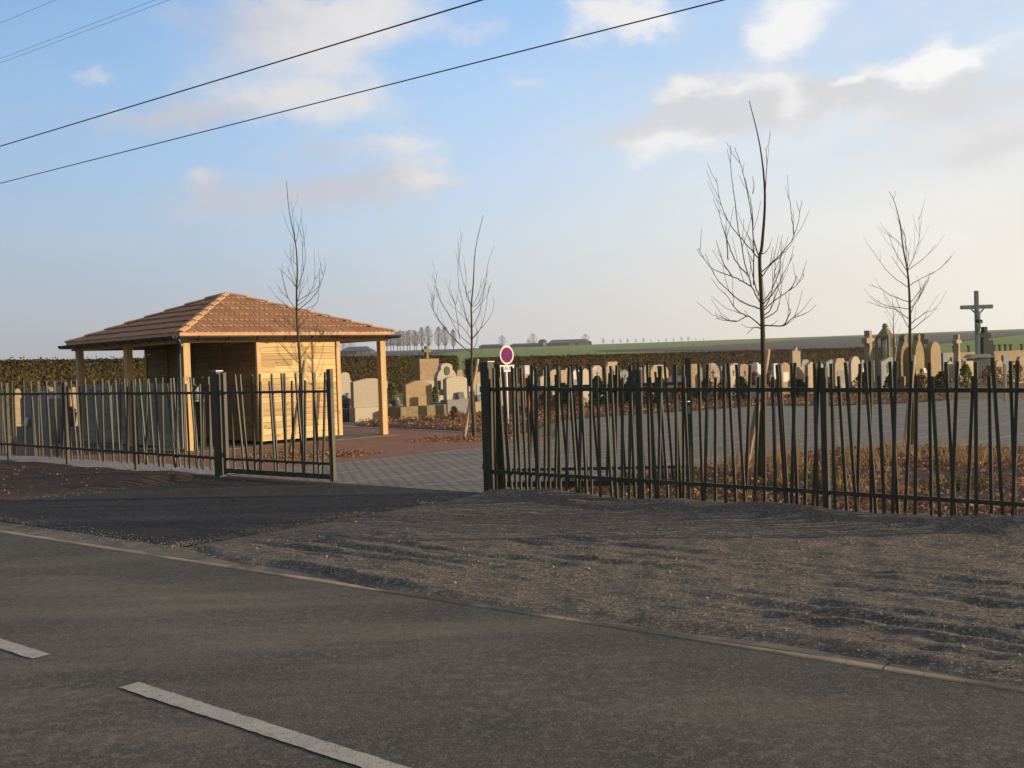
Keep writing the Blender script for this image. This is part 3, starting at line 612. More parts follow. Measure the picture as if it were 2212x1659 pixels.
def gate_leaf(p0, p1, pickets, label, handle):
    d = Vector((p1 - p0)); L = d.length; d.normalize(); n_ = Vector((-d.y, d.x, 0))
    t = thing('gate_leaf', p0, label, 'gate', math.atan2(d.y, d.x), 'metal gate leaves')
    X = Vector((1, 0, 0))
    for x in (.05, L - .05):
        b = MB(); b.box((x, 0, .83), (.075, .06, 1.56)); b.obj('stile', 'fence_paint', t, bevel=.004)
    for z, h in ((1.30, .036), (.29, .036), (.11, .07)):
        b = MB(); b.beam((.088, 0, z), (L - .088, 0, z), h, .034, (0, 0, 1)); b.obj('rail', 'fence_paint', t)
    for i, (xt, xb, zt) in enumerate(pickets):
        o = .025 if i % 2 else -.025
        picket_bar(Vector((xb, o, .10)), Vector((xt, o, zt)), X).obj('picket', 'fence_paint', t)
    b = MB(); b.box((L - .05, .038, .98), (.03, .012, .10)); b.obj('lock_plate', 'galvanised', t)
    if handle:
        b = MB(); b.tube([(L - .05, -.03, 1.08), (L - .05, -.075, 1.08), (L - .17, -.08, 1.075)], .011, 8); b.obj('handle', 'steel', t, True)
        b = MB(); b.tube([(L - .05, .03, 1.08), (L - .05, .075, 1.08), (L - .17, .08, 1.075)], .011, 8); b.obj('handle', 'steel', t, True)
        b = MB(); b.box((L - .05, -.038, .98), (.03, .012, .10)); b.obj('lock_plate', 'galvanised', t)
    b = MB(); b.tube([(L - .05, -.045, .55), (L - .05, -.045, -.0)], .009, 8); b.obj('drop_bolt', 'fence_paint', t)
    return t
LW = 2.32
l0 = GL + GDIR * .105; lend = PLANE(722, 1000, GL, GN); LW = (lend - l0).dot(GDIR) + .02
AL = lambda x: ((x / 2.458) / 1.1718)
lp = []
for t_, f_, sh in ((1435, 1470, 1), (1455, 1512, 0), (1503, 1552, 0), (1555, 1580, 1), (1578, 1600, 0), (1610, 1610, 0), (1630, 1637, 1), (1668, 1705, 1), (1700, 1737, 0), (1745, 1775, 0), (1780, 1790, 0), (1832, 1880, 0), (1825, 1835, 1), (1872, 1880, 0), (1908, 1905, 1), (1950, 1945, 0), (1958, 1995, 0), (2017, 2000, 0), (2045, 2068, 1)):
    lp.append((along(AL(t_), l0, GDIR, GN, 830), along(AL(f_), l0, GDIR, GN, 1010), 1.46 if sh else 1.57))
gate_leaf(l0, l0 + GDIR * LW, lp, 'shut left gate leaf of leaning dark bars with a drop bolt', False)
r0 = GR + Vector((-.02, .14, 0)) + Vector((.09, 0, 0)); r1 = AT(1502, 1040, 12.98); r1.z = 0
RWL = (r1 - r0).length; rp = []; x = .16; i = 0
while x < RWL - .16:
    k = rnd.uniform(-.10, .10); rp.append((min(max(x + k, .12), RWL - .12), x, rnd.choice((1.57, 1.57, 1.57, 1.45)))); x += rnd.uniform(.085, .15)
gate_leaf(r0, r1, rp, 'right gate leaf swung open behind the fence with a steel handle', True)

# ------------------------------------------------------------------ the wooden shelter
PO = Vector((-6.66, 22.03, 0)); PA = R(43.4)
pv = thing('wooden_shelter', PO, 'new pale wooden shelter with shingled hip roof behind the left fence', 'shelter', PA)
PU, PW = 4.95, 5.45                 # local x runs along the sunlit side, local y along the shaded side
HB = 2.24                           # under the ring beam
b = MB(); b.box((PU / 2, PW / 2, .0), (PU + .5, PW + .5, .05)); b.obj('floor_slab', 'concrete_slab', pv)
posts = [(0, 0), (PU, 0), (0, PW), (PU, PW), (0, PW / 2), (PU, PW / 2)]
for x, y in posts:
    b = MB(); b.box((x, y, HB / 2 + .02), (.15, .15, HB - .02)); b.obj('post', 'pine_timber', pv, bevel=.006)
for a, c, sz in (((PU / 2, 0), (PU + .34, .13, .13), 0), ((PU / 2, PW), (PU + .34, .13, .13), 0), ((0, PW / 2), (.13, PW - .135, .13), 1), ((PU, PW / 2), (.13, PW - .135, .13), 1)):
    b = MB(); b.box((a[0], a[1], HB + .067), c); b.obj('ring_beam', 'pine_timber', pv, bevel=.004)
def clad(name, m, x0, y0, x1, y1, z0, z1, th=.03, step=.135):
    b = MB(); a = Vector((x0, y0, 0)); c = Vector((x1, y1, 0)); d = (c - a).normalized(); n_ = Vector((-d.y, d.x, 0)); z = z0; k = 0
    while z < z1 - .02:
        h = min(step, z1 - z); joints = [0.0]
        if (c - a).length > 1.5: joints.append(((k * 37) % 11 + 3) / 17 * (c - a).length)
        joints.append((c - a).length)
        for j0, j1 in zip(joints, joints[1:]):
            p = a + d * (j0 + .001); q = a + d * (j1 - .001)
            vs = []
            for P in (p, q):
                for (o, zz) in ((-th / 2, z + .003), (th / 2, z + .003), (th / 2 - .004, z + h - .003), (-th / 2 + .004, z + h - .003)): vs.append(P + n_ * o + Vector((0, 0, zz)))
            b.add(vs, [(3, 2, 1, 0), (4, 5, 6, 7), (0, 1, 5, 4), (1, 2, 6, 5), (2, 3, 7, 6), (3, 0, 4, 7)])
        z += step; k += 1
    return b.obj(name, m, pv)
U1, U2 = 1.66, 3.70
clad('front_wall', 'pine_boards', U1 + .06, -.02, U2 - .06, -.02, .10, HB)
clad('room_wall', 'shaded_inner_boards', U1, .045, U1, PW - .1, .10, HB)
clad('room_wall', 'shaded_inner_boards', U2, .045, U2, PW - .1, .10, HB)
clad('room_wall', 'shaded_inner_boards', U1 + .04, PW - .06, U2 - .04, PW - .06, .10, HB)
clad('half_wall', 'grey_green_boards', 0, .09, 0, PW / 2 - .09, .08, 1.44)
clad('half_wall', 'grey_green_boards', 0, PW / 2 + .09, 0, PW - .09, .08, 1.44)
for x, y, m in ((U1, -.025, 'pine_timber'), (U2, -.025, 'pine_timber'), (U1 - .03, 1.5, 'shaded_inner_boards'), (U1 - .03, 2.9, 'shaded_inner_boards'), (U1 - .03, 4.2, 'shaded_inner_boards'), (U1 - .02, PW - .06, 'pine_timber')):
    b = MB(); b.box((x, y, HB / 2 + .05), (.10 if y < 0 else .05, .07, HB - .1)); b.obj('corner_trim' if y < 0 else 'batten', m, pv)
b = MB(); b.box((.75, 3.2, .44), (1.2, .32, .05)); b.box((.3, 3.2, .2), (.08, .3, .42)); b.box((1.2, 3.2, .2), (.08, .3, .42)); b.obj('bench', 'shaded_inner_boards', pv)
# roof
OV = .22; E0 = HB + .17; AP = Vector((PU / 2, PW / 2, 3.47))
cor = [Vector((-OV, -OV, E0)), Vector((PU + OV, -OV, E0)), Vector((PU + OV, PW + OV, E0)), Vector((-OV, PW + OV, E0))]
b = MB(); b.add([c - Vector((0, 0, .01)) for c in cor] + [AP - Vector((0, 0, .03))], [(0, 1, 4), (1, 2, 4), (2, 3, 4), (3, 0, 4), (3, 2, 1, 0)]); b.obj('roof_deck', 'shingle_under', pv)
NC = 7
for k in range(4):
    A, B_ = cor[k], cor[(k + 1) % 4]; L = (B_ - A).length; ed = (B_ - A).normalized(); mid = (A + B_) / 2; up = (AP - mid); SL = up.length; up.normalize(); nr = ed.cross(up)
    if nr.z < 0: nr = -nr
    b = MB(); bw = .125
    for c in range(NC):
        t0, t1 = c / NC, min((c + 1.18) / NC, 1.0)
        nb = int(L / bw)
        for i in range(-nb // 2 - 1, nb // 2 + 2):
            x0, x1 = i * bw + .011, (i + 1) * bw - .011
            hw = lambda t: L / 2 * (1 - t)
            h0 = hw(t0)
            if x1 <= -h0 or x0 >= h0: continue
            xa, xb = max(x0, -h0), min(x1, h0); xm = max(abs(xa), abs(xb)); tm = min(t1, 1 - min(abs(xa), abs(xb)) / (L / 2)); tA = min(t1, 1 - abs(xa) / (L / 2)); tB = min(t1, 1 - abs(xb) / (L / 2))
            if tm <= t0: continue
            th0, th1 = .062, .022; jit = rnd.uniform(-.004, .004)
            def pt(x, t, h): return mid + ed * x + up * (SL * t) + nr * h
            lowA, lowB = pt(xa, t0 + jit / SL, th0), pt(xb, t0 + jit / SL, th0)
            hgA, hgB = pt(xa, max(tA, t0 + .002), th1 - (th1 - th0) * 0), pt(xb, max(tB, t0 + .002), th1)
            vs = [lowA, lowB, hgB, hgA, lowA - nr * .03, lowB - nr * .03, hgB - nr * .02, hgA - nr * .02]
            b.add(vs, [(0, 1, 2, 3), (7, 6, 5, 4), (4, 5, 1, 0), (5, 6, 2, 1), (6, 7, 3, 2), (7, 4, 0, 3)])
    b.obj('roof_slope', 'shingle', pv)
for k in range(4):
    b = MB(); A = cor[k]; d = AP - A; L = d.length; dn = d.normalized(); sd_ = dn.cross(Vector((0, 0, 1))).normalized(); un = sd_.cross(dn)
    for c in range(NC + 1):
        t0, t1 = c / (NC + 1), (c + 1.12) / (NC + 1); p0 = A + d * t0 + un * .095; p1 = A + d * min(t1, 1) + un * .060
        for sg in (-1, 1):
            w_ = .085; e = sd_ * sg * w_ - un * .028
            vs = [p0, p0 + e, p1 + e, p1, p0 - un * .022, p0 + e - un * .022, p1 + e - un * .022, p1 - un * .022]
            b.add(vs, [(0, 1, 2, 3), (7, 6, 5, 4), (4, 5, 1, 0), (5, 6, 2, 1), (6, 7, 3, 2), (7, 4, 0, 3)])
    b.obj('hip_cap', 'hip_timber', pv)
for k in range(4):                                                # fascia, gutter and its brackets
    A, B_ = cor[k], cor[(k + 1) % 4]; ed = (B_ - A).normalized(); out = Vector((ed.y, -ed.x, 0))
    ex = .0 if k % 2 == 0 else -.03
    b = MB(); b.beam(A + Vector((0, 0, .0)) + ed * (.0 - ex), B_ + Vector((0, 0, .0)) - ed * (.0 - ex), .028, .075, out); b.obj('fascia', 'hip_timber', pv)
    prof = [(math.cos(a) * .080, math.sin(a) * .080) for a in [math.pi + i * math.pi / 8 for i in range(9)]] + [(math.cos(a) * .070, math.sin(a) * .070) for a in [2 * math.pi - i * math.pi / 8 for i in range(9)]]
    ext = .08; p0 = A - ed * ext + out * .105 + Vector((0, 0, -.035)); p1 = B_ + ed * ext + out * .105 + Vector((0, 0, -.035)); b = MB(); n = len(prof)
    vs = [p + out * x + Vector((0, 0, z)) for p in (p0, p1) for x, z in prof]
    b.add(vs, [tuple(range(n)), tuple(range(2 * n - 1, n - 1, -1))] + [((i + 1) % n, i, n + i, n + (i + 1) % n) for i in range(n)])
    g = b.obj('gutter_trough', 'black_plastic', pv)
    nb = 8
    for i in range(nb):
        q = A + (B_ - A) * ((i + .5) / nb) + out * .105 + Vector((0, 0, -.035))
        bb = MB(); bb.tube([q + out * .088 * math.cos(a) + Vector((0, 0, .088 * math.sin(a))) for a in [math.pi + j * math.pi / 6 for j in range(7)]], .009, 5); bb.obj('gutter_bracket', 'black_plastic', g)
b = MB(); b.tube([(-.32, -.36, E0 - .1), (-.24, -.25, E0 - .22), (-.13, -.02, HB - .12), (-.13, -.0, HB - .25), (-.13, .0, .10), (-.2, -.03, .06)], .042, 10); b.obj('downpipe', 'black_plastic', pv, True)
b = MB(); b.lathe([(.0, -.03), (.05, -.03), (.05, .03), (.03, .05), (0, .05)], (-.13, -.06, HB - .05), 12); b.obj('wall_lamp', 'steel', pv, True)
# watering cans on the rack inside the open bay
def watering_can(loc, label, rz):
    t = thing('watering_can', loc, label, 'watering can', rz, 'watering cans inside the shelter')
    b = MB(); b.lathe([(.0, 0), (.11, 0), (.12, .02), (.12, .22), (.10, .26), (.06, .27), (0, .27)], sides=14); b.obj('can_body', 'galvanised', t, True)
    b = MB(); b.tube([(.10, 0, .06), (.22, 0, .18), (.32, 0, .32)], [.022, .018, .014], 8); b.obj('spout', 'galvanised', t, True)
    b = MB(); b.tube([(-.10, 0, .06), (-.22, 0, .14), (-.20, 0, .28), (-.05, 0, .33), (.06, 0, .27)], .011, 7); b.obj('handle', 'galvanised', t, True)
    return t
loc2 = lambda x, y, z: Matrix.Translation(PO) @ Matrix.Rotation(PA, 4, 'Z') @ Vector((x, y, z))
rk = thing('can_rack', loc2(.55, .95, .025), 'low grey wooden rack holding pale cans in the open shelter bay', 'rack', PA)
for x in (-.3, .3):
    b = MB(); b.box((x, 0, .60), (.06, .06, 1.2)); b.obj('rack_post', 'grey_green_boards', rk)
b = MB(); b.box((0, 0, 1.0), (.54, .25, .03)); b.obj('rack_shelf', 'grey_green_boards', rk)
watering_can(loc2(.42, .95, 1.04), 'pale metal watering can at the left end of the rack', R(20)); watering_can(loc2(.70, .95, 1.04), 'pale metal watering can at the right end of the rack', R(80))

# ------------------------------------------------------------------ young trees with stakes
def tree(name, base, depth, conv, trunk, branches, r0, label, seed, bark='bark', group='young bare trees in the cemetery', extra=1.0, twigs=True):
    rg = random.Random(seed); bp = Vector((base.x, base.y, 0)); t = thing(name, bp, label, 'tree', 0, group)
    def W(p): q = AT(*conv(p), depth); return q - bp
    tp = [W(p) for p in trunk]; z0 = tp[0].z
    tp = [Vector((0, 0, -.06))] + tp; n = len(tp); H = tp[-1].z
    rad = [max(r0 * (1 - .93 * max(p.z, 0) / H), .0045) for p in tp]; rad[0] = r0 * 1.25
    b = MB(); b.tube(smooth(tp, 4), [x for x in lin(rad, 4)], 9); b.obj('trunk', bark, t, True)
    b = MB(); ends = []
    for br in branches:
        pts = [W(p) for p in br]; dirn = rg.choice((-1, 1)) * rg.uniform(.35, 1.0); o = pts[0].copy()
        rb = max(r0 * .265 * (1 - .65 * o.z / H), .0042) * (1.0 if len(br) > 2 else .7)
        near_t = min(((o - q).length, i) for i, q in enumerate(tp))[0] < .25
        for e0, e1, dep in ends:
            if (o - e0).length < .12: dirn = 0; off = dep; break
        else: off = 0.0
        for p in pts: p.y += off + dirn * math.hypot(p.x - o.x, (p.z - o.z) * .35)
        for p in pts[1:]: ends.append((Vector((p.x, p.y, p.z)) - Vector((0, p.y - off, 0)), p, p.y))
        sm = smooth(pts, 5); k = len(sm)
        for i in range(1, k - 1): sm[i] = sm[i] + Vector((rg.gauss(0, .0032), rg.gauss(0, .0032), rg.gauss(0, .003)))
        b.tube(sm, [rb * (1 - .68 * i / (k - 1)) for i in range(k)], 6)
        if twigs:
            for i in range(2, k - 1):
                if rg.random() < .20 * extra:
                    a = rg.random() * 6.28; L = rg.uniform(.12, .62) * (1 - .5 * i / k); tg = (sm[i] - sm[i - 1]).normalized()
                    dd = (tg + Vector((math.cos(a), math.sin(a), .55)) * .6).normalized(); q1 = sm[i] + dd * L * .5; q2 = q1 + (dd + Vector((0, 0, .45))).normalized() * L * .6
                    b.tube([sm[i], q1, q2], [rb * .45, rb * .34, rb * .25], 5)
    b.obj('crown', 'twig', t, True)
    return t
def smooth(pts, k):
    out = []; n = len(pts)
    for i in range(n - 1):
        p0, p1, p2, p3 = pts[max(i - 1, 0)], pts[i], pts[i + 1], pts[min(i + 2, n - 1)]
        for j in range(k):
            t = j / k; out.append(.5 * ((2 * p1) + (p2 - p0) * t + (2 * p0 - 5 * p1 + 4 * p2 - p3) * t * t + (3 * p1 - p0 - 3 * p2 + p3) * t ** 3))
    out.append(pts[-1]); return out
def lin(v, k):
    out = []
    for i in range(len(v) - 1): out += [v[i] + (v[i + 1] - v[i]) * j / k for j in range(k)]
    return out + [v[-1]]
def stake(base, top, r_, label, tie_z):
    t = thing('tree_stake', base, label, 'stake', 0, 'leaning wooden tree stakes'); v = Vector(top) - Vector(base); n = 8; rg = random.Random(int(base.x * 100))
    b = MB(); b.tube([v * (i / n - .04) + Vector((rg.uniform(-.005, .005), rg.uniform(-.005, .005), 0)) for i in range(n + 1)], [r_ * (1.05 - .1 * i / n) for i in range(n + 1)], 10); b.obj('stake_pole', 'stake_wood', t, True)
    c = v * (tie_z / v.z); b = MB(); b.tube([c + Vector((math.cos(a) * r_ * 1.25, math.sin(a) * r_ * 1.25, .012 * math.sin(3 * a))) for a in [i * 6.283 / 10 for i in range(11)]], .012, 6); b.obj('tie', 'rubber', t, True)
T1, T2, T3, T4 = G(654, 982), G(1025, 946), G(1644, 1038), G(1971, 962)
c1 = lambda p: (p[0] / 3.351 + 563.2, p[1] / 3.351 + 358.4)
tree('young_tree', T1, T1.y, c1, [(290, 1659), (285, 1440), (272, 1250), (262, 1080), (260, 900), (265, 750), (252, 560), (205, 320), (187, 110)],
     [[(252, 560), (205, 450), (168, 335)], [(252, 550), (240, 400), (230, 260)], [(256, 550), (275, 430), (285, 285)], [(262, 900), (320, 770), (345, 650), (330, 400)], [(320, 770), (315, 560), (297, 465)], [(268, 1010), (330, 940), (370, 810), (358, 580)], [(370, 810), (395, 780), (410, 735)],
      [(262, 980), (340, 930), (410, 860), (410, 735)], [(264, 1050), (330, 1000), (420, 920), (470, 800), (488, 735)], [(470, 800), (455, 760), (447, 700)], [(265, 1140), (320, 1040), (400, 980), (415, 780)], [(258, 880), (200, 800), (140, 745)], [(258, 1040), (190, 960), (150, 850), (108, 730)], [(190, 960), (150, 920), (115, 865)],
      [(258, 1080), (180, 1000), (125, 955)], [(264, 720), (235, 680), (230, 560)], [(258, 880), (215, 800), (175, 735)], [(284, 1440), (230, 1370), (150, 1270), (110, 1200)], [(284, 1400), (330, 1320), (370, 1240), (390, 1160)], [(268, 1180), (330, 1120), (430, 1000)], [(262, 860), (235, 760), (210, 665)], [(262, 1000), (290, 900), (310, 720)], [(266, 1200), (200, 1120), (150, 1020)]],
     .040, 'slender bare young tree in front of the wooden shelter wall', 1)
c2 = lambda p: (p[0] / 4.4177 + 921.7, p[1] / 4.4177 + 443.8)
tree('young_tree', T2, T2.y, c2, [(427, 1659), (430, 1400), (428, 1100), (425, 960), (445, 740), (465, 420), (540, 90)],
     [[(420, 1400), (340, 1340), (200, 1200), (110, 1080), (65, 965), (60, 850)], [(65, 965), (75, 910), (88, 850)], [(424, 1400), (310, 1320), (170, 1150), (120, 1060), (128, 950)], [(420, 1330), (300, 1220), (190, 1010), (110, 870), (70, 720), (90, 610)], [(70, 720), (60, 690), (52, 670)],
      [(425, 1280), (350, 1170), (230, 1070), (150, 930), (125, 820)], [(424, 1170), (385, 1100), (350, 950), (310, 800), (292, 600), (310, 450), (333, 245)], [(425, 960), (380, 830), (330, 640), (312, 460)], [(424, 960), (378, 850), (378, 700), (355, 480)], [(320, 1280), (300, 1130), (275, 950), (220, 820), (238, 705)], [(275, 950), (290, 900), (308, 865)], [(275, 950), (250, 870), (232, 805)],
      [(428, 970), (500, 910), (560, 700), (580, 580)], [(428, 965), (490, 860), (530, 690)], [(432, 1170), (500, 1040), (560, 780), (590, 580), (648, 415)], [(432, 1030), (520, 930), (580, 840), (603, 760)], [(432, 1280), (520, 1170), (565, 1010), (603, 770)], [(432, 1270), (550, 1140), (620, 1040), (655, 900)], [(432, 1390), (480, 1280), (460, 1100)], [(425, 1150), (340, 1050), (205, 925)], [(390, 1100), (345, 990), (310, 900)], [(432, 1480), (470, 1440), (490, 1420)], [(440, 800), (400, 840), (370, 880)]],
     .040, 'bare young tree beside the gate post with upswept reddish branches', 2)
c5 = lambda p: (p[0] / 2.777 + 1450.8, p[1] / 2.777 + 170.7)
tree('young_tree', T3, T3.y, c5, [(552, 1900), (550, 1659), (545, 1450), (540, 1330), (528, 1080), (542, 1000), (560, 700), (530, 400), (465, 130)],
     [[(536, 1350), (470, 1250), (430, 1150), (370, 930), (330, 720), (310, 620), (295, 455)], [(470, 1250), (380, 1200), (300, 1170), (220, 1130), (150, 1020)], [(440, 1190), (360, 1090), (310, 960), (280, 870), (265, 795)], [(535, 1380), (430, 1330), (350, 1250), (290, 1170), (235, 1030)], [(528, 1080), (470, 1000), (390, 880), (340, 760), (318, 650), (312, 550)],
      [(528, 1080), (480, 960), (465, 860), (420, 680), (370, 540), (330, 455)], [(480, 1240), (480, 1000), (470, 800), (455, 710), (415, 570)], [(455, 710), (462, 660), (455, 605)], [(535, 1160), (620, 1080), (710, 950), (750, 745)], [(710, 950), (695, 830), (678, 712)], [(542, 1340), (620, 1260), (690, 1120), (715, 950)], [(545, 1390), (640, 1320), (740, 1260), (800, 1220), (855, 1160)], [(740, 1260), (770, 1220), (785, 1170)],
      [(548, 1440), (650, 1390), (680, 1330), (700, 1240)], [(548, 1480), (655, 1480), (700, 1440), (765, 1415)], [(542, 1360), (600, 1280), (635, 1200), (690, 1070)], [(535, 1200), (590, 1110), (640, 1075)], [(545, 1490), (470, 1420), (410, 1450), (300, 1430)], [(470, 1420), (400, 1380), (330, 1275)], [(548, 1500), (490, 1490), (440, 1530)], [(360, 1180), (300, 1100), (250, 980)], [(520, 1300), (480, 1180), (440, 1030)], [(410, 1450), (350, 1440), (305, 1410)],
      [(530, 1050), (560, 1040), (585, 990)], [(545, 1420), (600, 1380), (650, 1260), (680, 1200)], [(660, 1480), (690, 1420), (700, 1380)], [(560, 700), (556, 500), (540, 430)], [(330, 1090), (320, 960), (308, 880)], [(545, 1380), (590, 1330), (620, 1200), (630, 1100)]],
     .048, 'tallest bare young tree, close behind the right fence', 3, 'bark_green')
tree('young_tree', T4, T4.y, c5, [(1445, 2000), (1432, 1659), (1428, 1330), (1415, 1150), (1390, 1020), (1365, 840), (1330, 720), (1305, 675)],
     [[(1410, 1150), (1330, 1050), (1290, 980), (1268, 935)], [(1408, 1120), (1380, 960), (1345, 900), (1300, 805)], [(1345, 900), (1335, 860), (1325, 815)], [(1412, 1130), (1430, 1060), (1412, 960), (1390, 835)], [(1416, 1150), (1450, 1040), (1468, 950), (1455, 835)], [(1416, 1145), (1490, 1080), (1545, 1000)], [(1424, 1240), (1480, 1200), (1560, 1150), (1610, 1080)], [(1430, 1420), (1490, 1330), (1560, 1260), (1600, 1190)],
      [(1430, 1350), (1480, 1290), (1540, 1220), (1565, 1180)], [(1430, 1380), (1510, 1320), (1580, 1230)], [(1432, 1510), (1490, 1450), (1530, 1400)], [(1424, 1250), (1350, 1190), (1290, 1110), (1225, 995)], [(1418, 1200), (1340, 1130), (1285, 1070)], [(1426, 1340), (1340, 1300), (1270, 1250), (1215, 1230)], [(1428, 1380), (1300, 1350), (1230, 1295)], [(1430, 1440), (1350, 1380), (1280, 1360), (1205, 1330)], [(1430, 1500), (1370, 1440), (1300, 1320)], [(1330, 720), (1338, 700), (1338, 670)], [(1390, 1020), (1360, 960), (1330, 930)], [(1432, 1470), (1500, 1410), (1570, 1380)]],
     .042, 'bare young tree with a short crown left of the tall crucifix', 4, 'bark_green')
T5 = Vector((AT(1935, 700, 41).x, 41, 0))
tree('young_tree', T5, 41, c5, [(1333, 1900), (1333, 1659), (1332, 1560), (1330, 1450), (1325, 1330), (1310, 1290)],
     [[(1332, 1560), (1380, 1510), (1400, 1460)], [(1332, 1570), (1290, 1500), (1230, 1460)], [(1331, 1520), (1290, 1440), (1255, 1400)], [(1331, 1500), (1370, 1420), (1385, 1360)], [(1330, 1450), (1300, 1380), (1290, 1300)], [(1330, 1440), (1350, 1370), (1345, 1290)], [(1332, 1600), (1370, 1560), (1420, 1500)], [(1332, 1600), (1300, 1540), (1270, 1470)]],
     .04, 'smallest bare young tree, far back among the gravestones', 5)
stake(G(627, 980), AT(661, 770, T1.y + .1), .042, 'pale wooden stake leaning against the tree by the shelter', 1.05)
stake(G(1002, 947), AT(1033, 768, T2.y + .1), .040, 'reddish wooden stake leaning beside the gate post tree', 1.0)
stake(G(1608, 1030), AT(1661, 743, T3.y + .15), .040, 'thick pale stake leaning behind the fence by the tallest tree', 1.02)
stake(G(1955, 965), AT(1975, 760, T4.y + .1), .038, 'grey white stake of the tree left of the crucifix', .90)
stake(Vector((AT(1918, 700, 41.2).x, 41.2, 0)), AT(1937, 745, 41), .035, 'thin pale stake by the smallest tree among the gravestones', .9)

# ------------------------------------------------------------------ road sign
sg = thing('road_sign', G(1099, 916), 'round no stopping sign with a white plate on a white post', 'road sign', R(45 - 3))
SY = G(1099, 916).y; zc = AT(1093, 767, SY).z; 
b = MB(); b.tube([(0, .04, -.1), (0, .04, zc + .15)], .035, 12); b.obj('post', 'white_paint', sg, True)
def disc(r0, r1, y0, y1, seg=36):
    b = MB(); o = []
    for r_, y in ((r1, y1), (r1, y0), (r0, y0)):
        for k in range(seg): a = 6.28319 * k / seg; b.v.append((r_ * math.cos(a), y, zc + r_ * math.sin(a)))
    for i in range(2):
        for k in range(seg): k2 = (k + 1) % seg; b.f.append((i * seg + k, (i + 1) * seg + k, (i + 1) * seg + k2, i * seg + k2))
    return b
RD_ = .245
b = MB(); n = 36; b.prism([(RD_ * math.cos(6.28319 * k / n), zc + RD_ * math.sin(6.28319 * k / n)) for k in range(n)], -.012, .006); dsk = b.obj('disc', 'white_paint', sg)
b = MB(); b.prism([(.208 * math.cos(6.28319 * k / n), zc + .208 * math.sin(6.28319 * k / n)) for k in range(n)], -.015, -.0125); b.obj('red_field', 'sign_red', dsk)
b = MB()
for q in range(4):
    a0 = math.pi / 2 * q; pts = []
    for (r_, da) in [(.028, 0)] + [(.158, x) for x in (-.58, -.40, -.2, 0, .2, .40, .58)]: pts.append((r_ * math.cos(a0 + da), zc + r_ * math.sin(a0 + da)))
    b.prism(pts, -.018, -.0152)
b.obj('blue_field', 'sign_blue', dsk)
zp = AT(1098, 796, SY).z
b = MB(); b.box((0, 0, zp), (.50, .012, .17)); pl = b.obj('plate', 'white_paint', sg, bevel=.004)
b = MB(); b.box((0, -.003, zp + .087), (.53, .03, .012)); b.obj('plate_rim', 'white_paint', pl)
tx = bpy.data.curves.new('writing', 'FONT'); tx.body = 'SAUF'; tx.size = .15; tx.align_x = 'CENTER'; tx.align_y = 'CENTER'; tx.extrude = .001
tmp = bpy.data.objects.new('writing_outline', tx); COL.objects.link(tmp); tx.materials.append(MATS['sign_text'])
bpy.context.view_layer.update(); tm = bpy.data.meshes.new_from_object(tmp.evaluated_get(bpy.context.evaluated_depsgraph_get())); bpy.data.objects.remove(tmp)
to = bpy.data.objects.new('writing', tm); COL.objects.link(to); to.rotation_euler = (R(90), 0, 0); to.location = (0, -.009, zp); to.parent = pl

# ------------------------------------------------------------------ hedges
def hedge(a, c, H, width, m, label, n, leaf, seed):
    a, c = Vector(a), Vector(c); L = (c - a).length; rz = math.atan2(c.y - a.y, c.x - a.x); rg = random.Random(seed)
    t = thing('hedge', (a.x, a.y, 0), label, 'hedge', rz, 'clipped hedges round the cemetery')
    b = MB(); k = max(int(L / 1.2), 2); P = []
    for i in range(k + 1):
        x = L * i / k; h = H - .12 + .05 * mn.noise(Vector((x * .6, seed, 0))); wd = width / 2 - .1 + .04 * mn.noise(Vector((x * .8, 4, seed)))
        P.append([(x, -wd, 0), (x, -wd, h * .9), (x, -wd * .7, h), (x, wd * .7, h), (x, wd, h * .9), (x, wd, 0)])
    for p in P: b.v += p
    for i in range(k):
        for j in range(5): b.f.append((i * 6 + j, (i + 1) * 6 + j, (i + 1) * 6 + j + 1, i * 6 + j + 1))
    b.f.append((0, 1, 2, 3, 4, 5)); b.f.append(tuple(k * 6 + j for j in (5, 4, 3, 2, 1, 0)))
    b.obj('branches', 'hedge_core', t)
    b = MB()
    for _ in range(n):
        x = rg.random() * L; f = rg.random(); bulge = .10 * mn.noise(Vector((x * .9, 1, seed))) + .05 * mn.noise(Vector((x * 3, 8, seed)))
        if f < .62: y = -width / 2 + abs(rg.gauss(0, .10)) - bulge; z = rg.random() * H
        elif f < .70: y = width / 2 - abs(rg.gauss(0, .1)); z = rg.random() * H
        else: y = rg.uniform(-.5, .5) * width; z = H - abs(rg.gauss(0, .07)) + .04 + bulge * .6
        if rg.random() < .015: z += .12
        b.leaf((x, y, z), leaf * rg.uniform(.7, 1.4), rg, .7)
    for _ in range(n // 25):
        x = (0 if rg.random() < .5 else L) + rg.gauss(0, .12); b.leaf((x, rg.uniform(-.5, .5) * width, rg.random() * H), leaf, rg, .7)
    b.obj('foliage', m, t); return t
def hp(px, py, z):            # the point of height z that stands where the photo shows it, at depth from the horizon
    return G(px, py, z)
h0 = AT(-150, 785, 36); h1 = AT(972, 770, 76); h0 = h0 + (h0 - h1) * .3
hedge((h0.x, h0.y, 0), (h1.x, h1.y, 0), 2.27, 1.3, 'hedge_leaf', 'long brown green clipped hedge running behind the wooden shelter', 54000, .11, 1)
h2 = AT(1015, 774, 84); h3 = AT(1898, 754, 132)
hedge((h2.x, h2.y, 0), (h3.x, h3.y, 0), 2.12, 1.3, 'hedge_leaf_dark', 'dark brown clipped hedge behind the rows of gravestones on the right', 34000, .15, 2)

